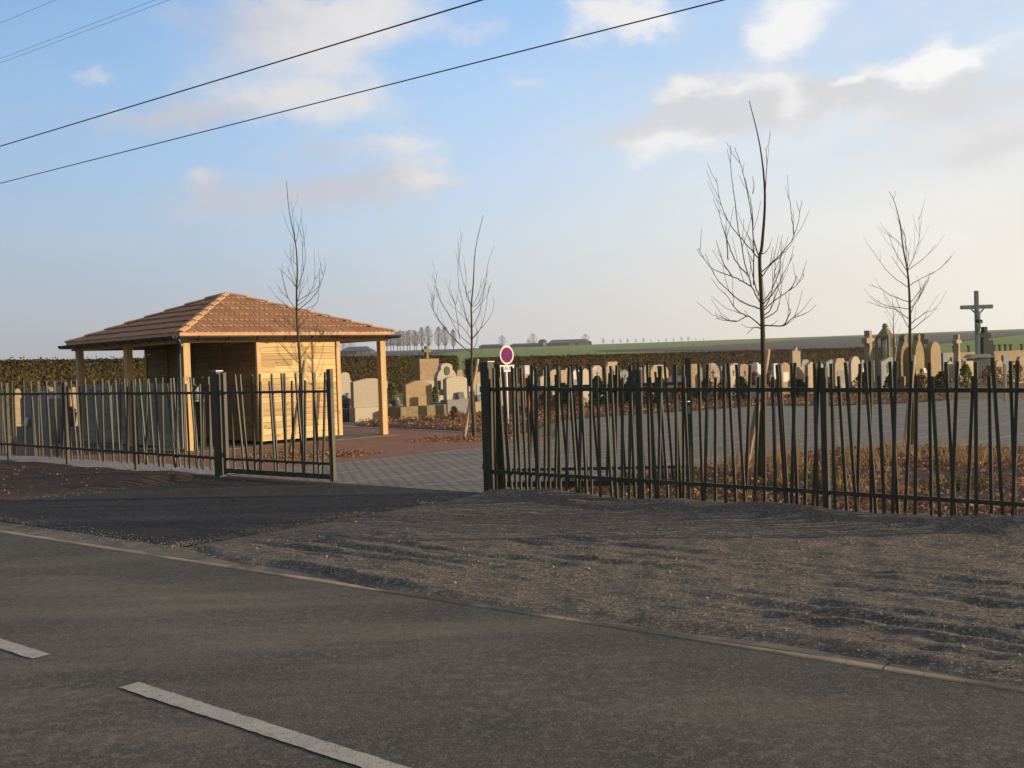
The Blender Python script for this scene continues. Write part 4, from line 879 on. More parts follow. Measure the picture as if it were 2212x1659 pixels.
# ------------------------------------------------------------------ gravestones
FACE = R(44)                     # the stones' front faces the low sun
def arc(cx, cz, r_, a0, a1, n=8): return [(cx + r_ * math.cos(a0 + (a1 - a0) * i / n), cz + r_ * math.sin(a0 + (a1 - a0) * i / n)) for i in range(n + 1)]
def profile(kind, W, H):
    w_ = W / 2
    if kind == 'flat': return [(-w_, 0), (w_, 0), (w_, H), (-w_, H)]
    if kind == 'gable': return [(-w_, 0), (w_, 0), (w_, H * .90), (W * .12, H), (-W * .12, H), (-w_, H * .90)]
    if kind == 'peak': return [(-w_, 0), (w_, 0), (w_, H * .86), (0, H), (-w_, H * .86)]
    if kind == 'slant': return [(-w_, 0), (w_, 0), (w_, H), (w_ * .4, H), (-w_, H * .88)]
    if kind == 'arch': return [(-w_, 0), (w_, 0)] + arc(0, H - w_, w_, 0, math.pi, 14)
    if kind == 'low_arch': return [(-w_, 0), (w_, 0), (w_, H * .88)] + [(w_ * math.cos(a) * .97, H * .88 + H * .12 * math.sin(a)) for a in [math.pi * i / 12 for i in range(1, 12)]] + [(-w_, H * .88)]
    if kind == 'cut': return [(-w_, 0), (w_, 0), (w_, H * .80), (w_ * .62, H), (-w_ * .62, H), (-w_, H * .80)]
    if kind == 'shoulder': return [(-w_, 0), (w_, 0), (w_, H * .55), (w_ * .86, H * .70), (w_ * .60, H * .80)] + [(w_ * .60 * math.cos(a), H * .88 + H * .12 * math.sin(a)) for a in [math.pi * i / 10 for i in range(11)]] + [(-w_ * .60, H * .80), (-w_ * .86, H * .70), (-w_, H * .55)]
    if kind == 'wave': return [(-w_, 0), (w_, 0), (w_, H * .86), (w_ * .8, H * .90), (w_ * .5, H * .88), (w_ * .25, H * .96), (0, H), (-w_ * .25, H * .96), (-w_ * .5, H * .88), (-w_ * .8, H * .90), (-w_, H * .86)]
    if kind == 'crown': return [(-w_, 0), (w_, 0), (w_, H * .90), (w_ * .8, H * .84), (w_ * .5, H * .87), (w_ * .2, H * .93), (0, H), (-w_ * .2, H * .93), (-w_ * .5, H * .87), (-w_ * .8, H * .84), (-w_, H * .90)]
    if kind == 'gothic': return [(-w_, 0), (w_, 0), (w_, H * .45), (w_ * .85, H * .62), (w_ * .5, H * .76), (w_ * .2, H * .84), (w_ * .32, H * .90), (w_ * .25, H * .97), (0, H), (-w_ * .25, H * .97), (-w_ * .32, H * .90), (-w_ * .2, H * .84), (-w_ * .5, H * .76), (-w_ * .85, H * .62), (-w_, H * .45)]
def place(xc, Y): 
    return AT(xc, 800, Y)
GRP = 'gravestones in the cemetery'
def gravestone(x0, x1, ytop, Y, kind, m, label, plinth=None, thick=.14, rz=None, slab=None, name='gravestone', z0=0.0):
    """photo columns x0..x1, photo row of the top, distance Y; plinth = (extra width, height, material)"""
    xc = (x0 + x1) / 2; c = AT(xc, 800, Y); H = AT(xc, ytop, Y).z - z0; rz = FACE if rz is None else rz
    view = Vector((-c.x, -Y, 0)).normalized(); fn = Vector((math.sin(rz), -math.cos(rz), 0)); cs = max(abs(fn.dot(view)), .3)
    W = max((x1 - x0) * Y / FP / cs - thick * .55, .2)
    t = thing(name, (c.x, Y, z0), label, 'gravestone', rz, GRP); hb = 0.0
    if plinth:
        hb = plinth[1]; b = MB(); b.box((0, 0, hb / 2 - .05), (W + plinth[0], thick + .16, hb + .1)); b.obj('plinth', plinth[2], t, bevel=.012)
    b = MB(); b.prism([(x, z + hb - (.06 if not plinth else 0)) for x, z in profile(kind, W, H - hb)], -thick / 2, thick / 2); b.obj('stone', m, t, bevel=.012)
    if slab:
        b = MB(); b.box((0, slab[1] * (thick / 2 + 1.0), .17), (W + .15, 1.8, .40)); b.obj('tomb_slab', slab[0], t, bevel=.02)
        b = MB(); b.box((0, slab[1] * (thick / 2 + 1.0), .385), (W + .05, 1.65, .03)); b.obj('lid', slab[0], t, bevel=.01)
    t['_wh'] = (W, H); rg = random.Random(int(xc * 13)); k = rg.random()
    if W > .45 and kind not in ('crown', 'gothic', 'flat'):
        if Y < 37: pass
        elif k < .40:
            b = MB(); b.box((0, -thick / 2 - .006, hb + (H - hb) * .42), (W * .62, .014, (H - hb) * .38)); b.obj('panel', rg.choice(('dark_granite', 'blue_granite', 'white_stone', 'grey_stone')), t, bevel=.004)
        elif k < .72:
            a = W * .10; zc_ = hb + (H - hb) * .66; b = MB(); b.box((0, -thick / 2 - .008, zc_), (a * .5, .018, a * 3.6)); b.box((0, -thick / 2 - .0085, zc_ + a * .6), (a * 2.2, .017, a * .5)); b.obj('cross_relief', rg.choice(('plaque_green', 'dark_lichen', 'white_stone')), t)
    if W > .45 and rg.random() < .55:
        b = MB(); x = rg.uniform(-.3, .3) * W; M_ = Matrix.Translation((x, -thick / 2 - .16, hb + .02)) @ Matrix.Rotation(R(-18), 4, 'X'); b.box((0, 0, .12), (.26, .03, .22), M_); b.obj('plaque', rg.choice(('dark_granite', 'white_stone', 'brown_granite', 'blue_granite')), t, bevel=.004)
    return t
a1 = gravestone(757, 836, 817.5, 33, 'gable', 'pale_granite', 'pale granite gabled gravestone seen just left of the shelter\'s right post', (.06, .42, 'pale_granite'), .16, slab=('dark_granite', 1))
gravestone(722, 762, 804, 38, 'shoulder', 'pale_granite', 'pale stepped gravestone half hidden behind the shelter\'s board wall', (.1, .3, 'pale_granite'), .16)
a3 = gravestone(869, 931, 818, 33.6, 'gable', 'brown_stone', 'plain brown gabled gravestone on a wide low base right of the shelter post', None, .18, slab=('dark_granite', 1))
b = MB(); b.box((0, -.02, .18), (1.85, .55, .42)); b.obj('plinth', 'lichen_stone', a3, bevel=.02)
a4 = gravestone(898, 947, 772, 46, 'flat', 'brown_stone', 'tall flat brown tomb wall topped by a lichen covered cross', None, .34)
W, H = a4['_wh']
b = MB(); b.prism([(-.07, H - .06), (.07, H - .06), (.06, H + .22), (.20, H + .22), (.20, H + .36), (.06, H + .36), (.07, H + .48), (-.07, H + .48), (-.06, H + .36), (-.20, H + .36), (-.20, H + .22), (-.06, H + .22)], -.08, .08); b.obj('cross', 'lichen_stone', a4, bevel=.01)
b = MB(); b.box((0, -.12, .55), (W + .06, .5, .9)); b.obj('plinth', 'pale_granite', a4, bevel=.01)
a5 = gravestone(938, 985, 784.5, 41, 'shoulder', 'pale_granite', 'ornate pale gravestone with a dark oval medallion near its top', (.08, .5, 'pale_granite'), .2)
W, H = a5['_wh']
b = MB(); b.prism([(.13 * math.cos(a), H * .83 + .17 * math.sin(a)) for a in [6.283 * i / 18 for i in range(18)]], -.13, -.095); b.obj('medallion', 'plaque_green', a5)
for sx in (-1, 1):
    b = MB(); b.tube([(sx * W * .40, -.13, H * .42), (sx * W * .40, -.13, H * .62)], .05, 8); b.obj('side_ornament', 'plaque_green', a5)
a6 = gravestone(957, 1007, 813, 35.2, 'low_arch', 'pale_granite', 'pale low arched gravestone left of the gate post tree', (.10, .50, 'grey_stone'), .18, slab=('blue_granite', 1))
gravestone(1008, 1020, 831, 38, 'flat', 'dark_granite', 'small dark plaque stone beside the gate post tree trunk', None, .08)
gravestone(1018, 1048, 803, 37, 'shoulder', 'tan_stone', 'tan gravestone behind the trunk beside the gate post', (.1, .35, 'tan_stone'), .16)
gravestone(983, 1000, 796, 56, 'cut', 'brown_stone', 'small distant brown gravestone right of the medallion stone')
gravestone(1068, 1084, 796, 40, 'flat', 'tan_stone', 'narrow tan gravestone directly left of the round sign post')
gravestone(1099, 1116, 814, 33, 'flat', 'red_granite', 'lower reddish granite stone just right of the round sign post', (.06, .2, 'red_granite'))
b2 = gravestone(1125, 1140, 799, 33.5, 'flat', 'red_granite', 'reddish granite pillar stone with a pale block on top', (.05, .25, 'red_granite'), .22)
W, H = b2['_wh']; b = MB(); b.box((0, 0, H + .0), (W * 1.05, .26, .28)); b.obj('cap_block', 'white_stone', b2, bevel=.01)
rowB = [(1162, 1185, 804, 42, 'slant', 'pale_granite', 'pale gravestone with a sloping top second right of the red pillar stone'), (1184, 1203, 796, 47, 'low_arch', 'tan_stone', 'tan round topped gravestone behind a dark bush'), (1207, 1224, 799.5, 46, 'flat', 'tan_stone', 'low flat tan gravestone between two pale gabled ones'),
        (1232, 1256, 793, 48, 'peak', 'white_stone', 'whitish peaked gravestone left of the glossy brown one'), (1251, 1270, 797, 39, 'gable', 'pale_granite', 'slim pale gabled gravestone on a tall base in the bed'), (1275, 1299, 789, 45, 'low_arch', 'brown_granite', 'glossy brown granite gravestone with a rounded top'),
        (1304, 1339, 778.3, 44, 'cut', 'tan_stone', 'broad tan gravestone with rounded shoulders rising above its row'), (1335, 1358, 798, 46, 'peak', 'grey_stone', 'low grey peaked gravestone right of the broad tan one'), (1401, 1442, 788, 41, 'cut', 'tan_stone', 'wide tan gravestone with cut corners just right of the fence post'), (1473, 1492, 788, 43, 'slant', 'pale_granite', 'pale gravestone seen beside the open gate leaf end'),
        (1490, 1507, 783, 45, 'flat', 'brown_stone', 'narrow brown gravestone just right of the open gate leaf end'), (1520, 1553, 780.5, 42, 'arch', 'brown_granite', 'dark brown granite gravestone with an arched top'), (1569, 1592, 785, 41, 'slant', 'pale_granite', 'pale gravestone with one raised shoulder left of the red flowers'),
        (1594, 1617, 783, 45, 'low_arch', 'brown_granite', 'glossy brown rounded gravestone behind the slanted pale one'), (1619, 1646, 782, 49, 'wave', 'white_stone', 'whitish gravestone with a wavy top left of the tallest tree'), (1683, 1704, 783, 44, 'gable', 'brown_stone', 'plain brown gabled gravestone right of the tallest tree'),
        (1709, 1728, 747, 50, 'crown', 'tan_stone', 'tall narrow tan gravestone with a pointed crown'), (1728, 1748, 774, 53, 'cut', 'blue_granite', 'silver grey gravestone beside the tall pointed one'), (1741, 1759, 781, 43, 'peak', 'tan_stone', 'tan peaked gravestone with a white band on its base'),
        (1781, 1797, 777, 47, 'slant', 'grey_stone', 'grey gravestone seen just right of the second fence post'), (1800, 1825, 771, 46, 'cut', 'tan_stone', 'tan gravestone with cut top corners left of the pale arched one'), (1835, 1857, 769.5, 50, 'arch', 'pale_granite', 'pale arched gravestone left of the stone cross'), (1900, 1927, 769, 44, 'slant', 'grey_stone', 'pale grey smooth slab stone with a slanting top below the lantern tomb')]
for q in rowB:
    gravestone(*q[:6], q[6], (.08, .28, q[5]) if q[0] % 2 else None, .15, slab=('dark_granite', 1) if q[0] % 3 == 0 else None)
gravestone(1720, 1735, 790, 49, 'flat', 'tan_stone', 'low tan block stone at the foot of the tall pointed one')
gravestone(1940, 1965, 722, 48, 'gothic', 'lichen_stone', 'tall pointed lichen yellow gravestone with a mossy edge', (.14, .5, 'lichen_stone'), .25)
gravestone(1972, 1993, 721, 47, 'gothic', 'lichen_stone', 'slender weathered gravestone with a knob top right of the short tree', (.14, .6, 'lichen_stone'), .22)
gravestone(2004, 2028, 738, 48, 'arch', 'brown_stone', 'tall brown round arched gravestone right of the short tree', (.12, .3, 'brown_stone'), .28)
gravestone(2026, 2043, 760, 56, 'flat', 'blue_granite', 'blue grey box tomb stone right of the tall arched one', None, .5)
gravestone(2042, 2058, 777, 52, 'peak', 'tan_stone', 'small tan peaked gravestone before the slender stone cross')
gravestone(2084, 2100, 777, 52, 'flat', 'tan_stone', 'small square tan stone left of the crucifix base')
gravestone(2184, 2199, 777, 50, 'peak', 'tan_stone', 'tan peaked gravestone near the right edge of the view')
gravestone(2197, 2222, 767, 49, 'cut', 'brown_stone', 'rightmost brown gravestone cut by the picture edge')
gravestone(2150, 2164, 776, 58, 'low_arch', 'brown_stone', 'low brown gravestone right of the crucifix base')
gravestone(2166, 2180, 765, 66, 'flat', 'blue_granite', 'small blue grey gravestone by the ochre wall')
kinds = ('gable', 'low_arch', 'cut', 'flat', 'peak', 'wave'); rg = random.Random(99)
for i, px in enumerate((1152, 1176, 1197, 1229, 1262, 1291, 1322, 1383, 1396, 1456, 1511, 1559, 1583, 1608, 1637, 1674, 1697, 1752, 1771, 1829, 1862, 1893, 1935, 2056, 2076)):
    Y = rg.uniform(54, 72); g_ = gravestone(px - rg.uniform(4, 9), px + rg.uniform(4, 9), AT(px, 800, Y).y * 0 + 800 - (px - 1100) * .026 - rg.uniform(0, 6), Y, kinds[i % 6], ('grey_stone', 'white_stone', 'pale_granite', 'blue_granite', 'brown_stone', 'dark_granite')[rg.randrange(6)], 'small distant gravestone in the far rows in front of the dark hedge', None, .14); g_['group'] = 'small stones of the far rows'
def stone_cross(xc, ytop, ybase_top, Y, halfarm, m, label, ped, rz=None, celtic=True):
    c = AT(xc, 800, Y); H = AT(xc, ytop, Y).z; hp_ = AT(xc, ybase_top, Y).z; rz = FACE if rz is None else rz
    t = thing('stone_cross', (c.x, Y, 0), label, 'stone cross', rz, 'stone crosses in the cemetery'); a = halfarm; L = H - hp_; za = H - a * 1.25
    w0, w1 = a * .55, a * .30
    b = MB(); b.prism([(-w0, hp_ - .02), (w0, hp_ - .02), (w1, hp_ + L * .35), (w1, za - w1), (a, za - w1 * 1.15), (a, za + w1 * 1.15), (w1, za + w1), (w1 * 1.2, H), (-w1 * 1.2, H), (-w1, za + w1), (-a, za + w1 * 1.15), (-a, za - w1 * 1.15), (-w1, za - w1), (-w1, hp_ + L * .35)], -.13, .13); b.obj('cross', m, t, bevel=.015)
    if celtic:
        b = MB(); rr = a * .62; n = 20; vs = []
        b.prism([(rr * math.cos(6.283 * i / n), za + rr * math.sin(6.283 * i / n)) for i in range(n)], -.10, .10); b.obj('ring', m, t, bevel=.01)
    pw = ped * Y / FP
    b = MB(); b.box((0, 0, hp_ * .5 - .05), (pw, pw * .8, hp_ + .1), taper=.8); b.obj('pedestal', m, t, bevel=.02)
    b = MB(); b.box((0, 0, .14), (pw * 1.35, pw * 1.2, .36)); b.obj('step', m, t, bevel=.02)
    return t
stone_cross(1877, 714, 771, 48, .36, 'tan_stone', 'broad armed tan stone cross on a tall pedestal left of the lantern tomb', 20)
stone_cross(2068, 723, 775, 54, .28, 'tan_stone', 'slender tan stone cross left of the tall crucifix', 17)
stone_cross(1992, 721, 760, 58, .33, 'dark_lichen', 'dark green weathered cross behind the slender knob topped gravestone', 20, R(10), False)
stone_cross(2128, 706, 735, 66, .42, 'dark_lichen', 'blackish ornate cross on a conical base behind the crucifix', 34, R(20), True)
# lantern tomb
c = AT(1914, 800, 56); t = thing('lantern_tomb', (c.x, 56, 0), 'lantern shaped stone tomb with pinnacle roof and pale column', 'tomb', FACE)
zt = AT(1914, 702, 56).z; zr = AT(1914, 728, 56).z; zb_ = AT(1914, 775, 56).z
b = MB(); b.box((0, 0, zb_ / 2), (.85, .85, zb_)); b.obj('base', 'lichen_stone', t, bevel=.02)
for i, (x, y) in enumerate(((-.33, -.33), (.33, -.33), (.33, .33), (-.33, .33))):
    b = MB(); b.box((x, y, (zb_ + zr) / 2), (.12, .12, zr - zb_)); b.obj('pillar', 'lichen_stone', t)
b = MB(); b.tube([(0, 0, zb_), (0, 0, zr)], .15, 12); b.obj('column', 'white_stone', t, True)
b = MB(); b.lathe([(.46, zr - .06), (.48, zr + .06), (.36, zr + .18), (.20, zr + .38), (.12, zr + .5), (.17, zr + .56), (.10, zr + .64), (.12, zr + .70), (.02, zt)], sides=8); b.obj('roof', 'lichen_stone', t)
# crucifix
YC = 60; c = AT(2112, 763, YC); t = thing('crucifix', (c.x, YC, 0), 'tall grey crucifix bearing a figure above a stone plinth', 'crucifix', R(-4))
zt, za, zb_ = AT(2109, 628, YC).z, AT(2112, 663, YC).z, AT(2114, 765, YC).z; hw = 34 * YC / FP
b = MB(); b.box((0, 0, (zt + zb_) / 2), (.215, .20, zt - zb_)); b.obj('upright', 'weathered_cement', t, bevel=.03)
b = MB(); b.box((0, 0, za), (2 * hw, .18, .22)); b.obj('crossbeam', 'weathered_cement', t, bevel=.03)
b = MB(); b.box((0, 0, zb_ - .10), (1.35, 1.2, .20), taper=.7); b.obj('plinth_cap', 'weathered_cement', t, bevel=.02)
b = MB(); b.box((0, 0, (zb_ - .2) / 2 - .02), (.95, .9, zb_ - .2)); b.obj('plinth', 'weathered_cement', t, bevel=.02)
b = MB(); b.box((0, 0, .12), (1.9, 1.8, .3)); b.obj('step', 'weathered_cement', t, bevel=.02)
def figure(parent, zs, zf):
    """hanging figure grown as one surface: zs = hands' height, zf = feet"""
    me = bpy.data.meshes.new('figure'); h = zs - zf; y = -.17
    V = [(0, y, zf + h * .52), (0, y - .02, zf + h * .66), (.0, y, zf + h * .80), (0, y - .01, zf + h * .865), (.02, y - .05, zf + h * .93),
         (-.11, y, zf + h * .80), (-.27, y + .03, zf + h * .91), (-.40, y + .06, zs), (.11, y, zf + h * .80), (.27, y + .03, zf + h * .91), (.40, y + .06, zs),
         (-.06, y, zf + h * .47), (-.05, y - .10, zf + h * .27), (-.02, y + .02, zf + h * .06), (-.02, y - .05, zf), (.06, y, zf + h * .47), (.05, y - .10, zf + h * .27), (.02, y + .02, zf + h * .06), (.02, y - .06, zf)]
    Ed = [(0, 1), (1, 2), (2, 3), (3, 4), (2, 5), (5, 6), (6, 7), (2, 8), (8, 9), (9, 10), (0, 11), (11, 12), (12, 13), (13, 14), (0, 15), (15, 16), (16, 17), (17, 18)]
    Rr = [.135, .125, .16, .06, .10, .062, .05, .036, .062, .05, .036, .088, .068, .048, .036, .088, .068, .048, .036]
    me.from_pydata(V, Ed, []); o = bpy.data.objects.new('figure', me); COL.objects.link(o); o.parent = parent; me.materials.append(MATS['weathered_cement'])
    sk = o.modifiers.new('skin', 'SKIN')
    for v, r_ in zip(me.skin_vertices[0].data, Rr): v.radius = (r_, r_)
    me.skin_vertices[0].data[0].use_root = True
    ss = o.modifiers.new('sub', 'SUBSURF'); ss.levels = 1; ss.render_levels = 2
    b = MB(); b.lathe([(.13, zf + h * .44), (.145, zf + h * .48), (.14, zf + h * .55), (.10, zf + h * .57)], (0, y - .01, 0), 12); b.tube([(.14, y - .05, zf + h * .54), (.20, y - .05, zf + h * .47), (.17, y - .05, zf + h * .40)], [.05, .055, .02], 7); b.obj('loincloth', 'dark_lichen', o, True)
figure(t, za - .06, AT(2112, 722, YC).z)
# stones of the left part, turned the other way
LF = R(-46.5)
f2 = gravestone(57, 120, 846, 27.5, 'cut', 'grey_stone', 'large grey gravestone turned away behind the left fence', (.25, .38, 'grey_stone'), .42, LF)
gravestone(84, 114, 831, 33, 'low_arch', 'tan_stone', 'pale tan stone peeping over the large grey one on the left', None, .2, LF)
gravestone(118, 136, 836, 29.5, 'flat', 'tan_stone', 'sunlit narrow tan stone beside the large grey one on the left', (.1, .3, 'tan_stone'), .3)
gravestone(20, 48, 839, 31, 'shoulder', 'tan_stone', 'tan shouldered gravestone near the left edge of the view', (.15, .35, 'tan_stone'), .2)
gravestone(-14, 9, 846, 29, 'gable', 'pale_granite', 'leftmost pale gravestone cut by the picture edge', (.1, .3, 'pale_granite'), .2)
gravestone(143, 168, 836, 33, 'gable', 'tan_stone', 'tan gabled stone behind the pink flowers left of the shelter', (.1, .3, 'tan_stone'), .2)

# ------------------------------------------------------------------ bushes, pots and flowers
def bush(name, px, Y, wpx, hpx, m, label, cat, n, leaf, stems=True, group='bushes along the grave beds', z0=0.0, shape=1.0):
    c = AT(px, 800, Y); w_ = wpx * Y / FP / 2; h = hpx * Y / FP; t = thing(name, (c.x, Y, z0), label, cat, 0, group); rg = random.Random(int(px * 7 + Y))
    if stems:
        b = MB()
        for i in range(9):
            a = rg.random() * 6.28; e = Vector((math.cos(a) * w_ * .7, math.sin(a) * w_ * .7, h * rg.uniform(.6, .98))); b.tube([(0, 0, -.03), e * .5 + Vector((0, 0, h * .1)), e], [.014, .010, .005], 5)
        b.obj('stems', 'twig', t)
    b = MB()
    for _ in range(n):
        z = rg.random() ** .8; a = rg.random() * 6.28; rr = w_ * (1 - .75 * z ** 2.2) * shape * rg.random() ** .45 * (1 + .25 * math.sin(a * 3 + px))
        b.leaf((rr * math.cos(a), rr * math.sin(a), h * (.06 + .94 * z)), leaf * rg.uniform(.6, 1.3), rg, .6)
    b.obj('foliage', m, t); return t
bs = [('conifer_bush', 1289, 37.5, 40, 66, 'conifer_leaf', 'dark green rounded conifer before the glossy brown gravestone', 'bush', 1500, .10), ('conifer_bush', 1330, 38, 44, 66, 'conifer_leaf', 'dark green conifer before the broad tan gravestone', 'bush', 1500, .10), ('conifer_bush', 1362, 38, 34, 62, 'conifer_leaf', 'dark conifer right of the broad tan gravestone', 'bush', 1200, .10),
      ('conifer_bush', 1216, 39, 24, 50, 'conifer_leaf', 'narrow dark green bush left of the whitish peaked gravestone', 'bush', 800, .10), ('conifer_bush', 1425, 37, 40, 60, 'green_leaf', 'green bush before the wide tan gravestone right of the fence post', 'bush', 1200, .11), ('leafless_shrub', 1180, 36, 40, 48, 'brown_shrub_leaf', 'brown leafed shrub below the pale sloping gravestone', 'bush', 500, .09),
      ('leafless_shrub', 1245, 36, 36, 40, 'brown_shrub_leaf', 'brown leafed shrub left of the dark conifers', 'bush', 420, .09), ('leafless_shrub', 1390, 36, 34, 46, 'brown_shrub_leaf', 'brown leafed shrub between conifer and green bush', 'bush', 450, .09), ('leafless_shrub', 1465, 36, 44, 48, 'brown_shrub_leaf', 'brown leafed shrub left of the gate handle', 'bush', 550, .09),
      ('leafy_shrub', 1525, 37, 44, 56, 'green_leaf', 'loose green shrub below the dark arched gravestone', 'bush', 600, .10), ('leafless_shrub', 1560, 38, 34, 50, 'brown_shrub_leaf', 'brown leafed shrub under the pale shouldered gravestone', 'bush', 450, .09), ('leafy_shrub', 1600, 38, 40, 54, 'conifer_leaf', 'dark green shrub left of the tallest tree stake', 'bush', 700, .10),
      ('leafless_shrub', 1670, 39, 46, 40, 'brown_shrub_leaf', 'brown leafed shrub right of the tallest tree', 'bush', 500, .09), ('leafy_shrub', 1727, 39, 40, 42, 'conifer_leaf', 'dark green shrub below the tall pointed gravestone', 'bush', 700, .10), ('leafless_shrub', 1785, 40, 44, 42, 'brown_shrub_leaf', 'brown leafed shrub by the second fence post', 'bush', 480, .09),
      ('leafy_shrub', 1865, 40, 46, 50, 'conifer_leaf', 'dark green shrub at the foot of the broad stone cross', 'bush', 800, .10), ('leafy_shrub', 1925, 40, 44, 44, 'conifer_leaf', 'dark green shrub left of the short tree', 'bush', 700, .10), ('leafless_shrub', 1990, 41, 44, 40, 'brown_shrub_leaf', 'brown leafed shrub right of the short tree', 'bush', 480, .09),
      ('leafy_shrub', 2035, 41, 44, 44, 'green_leaf', 'green shrub below the tall arched gravestone', 'bush', 700, .10), ('leafy_shrub', 2086, 44, 36, 52, 'yellow_leaf', 'yellow green shrub in front of the crucifix base', 'bush', 600, .10), ('leafless_shrub', 2140, 46, 60, 44, 'brown_shrub_leaf', 'brown leafed shrub right of the crucifix', 'bush', 500, .10), ('leafless_shrub', 2195, 46, 50, 44, 'brown_shrub_leaf', 'brown leafed shrub at the right picture edge', 'bush', 450, .10),
      ('leafless_shrub', 978, 31.5, 26, 30, 'brown_shrub_leaf', 'small brown shrub before the low arched gravestone', 'bush', 260, .07), ('leafless_shrub', 1060, 31, 30, 40, 'brown_shrub_leaf', 'brown shrub hidden behind the right gate post', 'bush', 300, .08), ('leafless_shrub', 1120, 30.5, 40, 30, 'brown_shrub_leaf', 'low brown shrub at the foot of the reddish stones', 'bush', 350, .08), ('evergreen_bush', 846, 40, 40, 60, 'yellow_leaf', 'bright green bush behind the shelter\'s right post', 'bush', 600, .09),
      ('evergreen_bush', 938, 36.5, 22, 58, 'yellow_leaf', 'bright green bush between brown and pale gravestones', 'bush', 400, .08), ('evergreen_bush', 747, 34.5, 26, 56, 'yellow_leaf', 'yellow green plant beside the pale gabled gravestone', 'plant', 420, .08)]
for q in bs: bush(*q)
def flowers(px, py, Y, wpx, m, label, n=140):
    c = AT(px, py, Y); r_ = wpx * Y / FP / 2; z = c.z - r_ * 1.2; t = thing('flower_pot', (c.x, Y, 0), label, 'flowers', 0, 'flower pots on the graves'); rg = random.Random(int(px))
    b = MB(); b.lathe([(.0, max(z - .35, 0)), (.10, max(z - .35, 0)), (.15, z - .02), (.13, z), (0, z)], sides=12); b.obj('pot', 'clay_pot', t, True)
    if z - .35 > .05:
        b = MB(); b.box((0, 0, (z - .35) / 2), (.4, .4, z - .35)); b.obj('stand', 'grey_stone', t, bevel=.02)
    b = MB(); b2_ = MB()
    for _ in range(n):
        d = Vector((rg.gauss(0, 1), rg.gauss(0, 1), abs(rg.gauss(0, 1)))).normalized() * r_ * rg.random() ** .3
        (b if rg.random() < .65 else b2_).leaf((d.x, d.y, z + d.z * 1.3), .085, rg, .9)
    b.obj('blossom', m, t); b2_.obj('leaves', 'green_leaf', t)
flowers(1629, 804, 40, 14, 'flower_red', 'red flowers in a pot left of the tallest tree'); flowers(1659, 802, 40.5, 12, 'flower_red', 'deep red flowers right of the tallest tree'); flowers(152, 880, 26.6, 18, 'flower_pink', 'pink and red flowers behind the left fence near the shelter', 320)
flowers(746, 852, 34.2, 16, 'flower_white', 'white flowers in a pot beside the shelter wall'); flowers(855, 856, 34.6, 14, 'flower_white', 'silvery flowers in a dark pot right of the shelter post'); flowers(1533, 822, 38.6, 14, 'flower_white', 'white flowers before the dark arched gravestone', 80); flowers(1655, 838, 37, 12, 'flower_white', 'pale flowers low behind the fence rail by the tallest tree', 80)
flowers(2025, 812, 43, 18, 'flower_pink', 'faded pink flowers below the tall arched gravestone'); flowers(1237, 842, 38, 10, 'flower_white', 'small white flowers by the slim pale gravestone', 70); flowers(1610, 845, 38.5, 9, 'flower_white', 'little white flowers left of the tallest tree', 60)
# ochre wall with posts, far right
a = AT(2018, 763, 88); c = AT(2330, 748, 96); d = Vector((c.x - a.x, c.y - a.y, 0)); L = d.length
t = thing('low_wall', (a.x, a.y, 0), 'low ochre wall with small posts behind the crucifix', 'wall', math.atan2(d.y, d.x))
Hw = a.z; b = MB(); b.box((L / 2, 0, Hw / 2 - .05), (L, .3, Hw + .1)); b.obj('wall_body', 'ochre_wall', t)
for px in (2050, 2090, 2144, 2161, 2177, 2193, 2208, 2240):
    x = (AT(px, 760, 90).x - a.x) / d.x * L; b = MB(); b.box((x, 0, Hw + .22), (.13, .13, .46)); b.box((x, 0, Hw + .5), (.26, .16, .12)); b.obj('post', 'dark_lichen', t)
# low rail of timber and a heap at the right end of the car park
c = G(2172, 868); t = thing('marker_post', (c.x, c.y, 0), 'short reddish wooden marker post at the car park edge', 'post'); b = MB(); b.box((0, 0, .55), (.08, .08, 1.15)); b.obj('post_shaft', 'stake_wood', t, bevel=.01); b = MB(); b.box((0, 0, 1.135), (.10, .10, .02)); b.obj('cap', 'white_paint', t)

# ------------------------------------------------------------------ far farmland: trees and sheds on the rise
def far_tree_mesh(seed, H, wd, kind):
    rg = random.Random(seed); tr = MB(); tr.tube([(0, 0, -.5), (rg.uniform(-.1, .1), 0, H * .5), (rg.uniform(-.2, .2), 0, H * .9)], [H * .022, H * .014, H * .004], 6); cr = MB()
    for _ in range(1100 if kind == 'poplar' else 1300):
        z = rg.uniform(.22 if kind == 'poplar' else .18, 1.0)
        prof = (math.sin(min((z - .15) / .85, 1) * math.pi) ** .6) if kind != 'poplar' else (.45 + .55 * math.sin((z - .2) / .8 * math.pi)) * (1.2 if z < .8 else 1.0)
        a = rg.random() * 6.28; rr = wd / 2 * prof * rg.random() ** .75; p = Vector((rr * math.cos(a), rr * math.sin(a), z * H))
        L = H * rg.uniform(.05, .11); dd = Vector((math.cos(a) * .45, math.sin(a) * .45, 1)).normalized(); s_ = Vector((-math.sin(a + rg.random() * 3), math.cos(a + rg.random() * 3), 0)) * H * .0042
        cr.add([p - s_, p + s_, p + dd * L], [(0, 1, 2)])
    return tr, cr
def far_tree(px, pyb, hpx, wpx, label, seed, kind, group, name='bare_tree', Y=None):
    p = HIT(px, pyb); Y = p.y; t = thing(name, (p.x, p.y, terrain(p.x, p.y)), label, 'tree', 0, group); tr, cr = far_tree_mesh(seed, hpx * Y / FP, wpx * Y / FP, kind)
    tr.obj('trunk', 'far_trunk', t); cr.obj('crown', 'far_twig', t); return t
lab = 'hazy bare poplar standing in the row on the ridge right of the shelter'
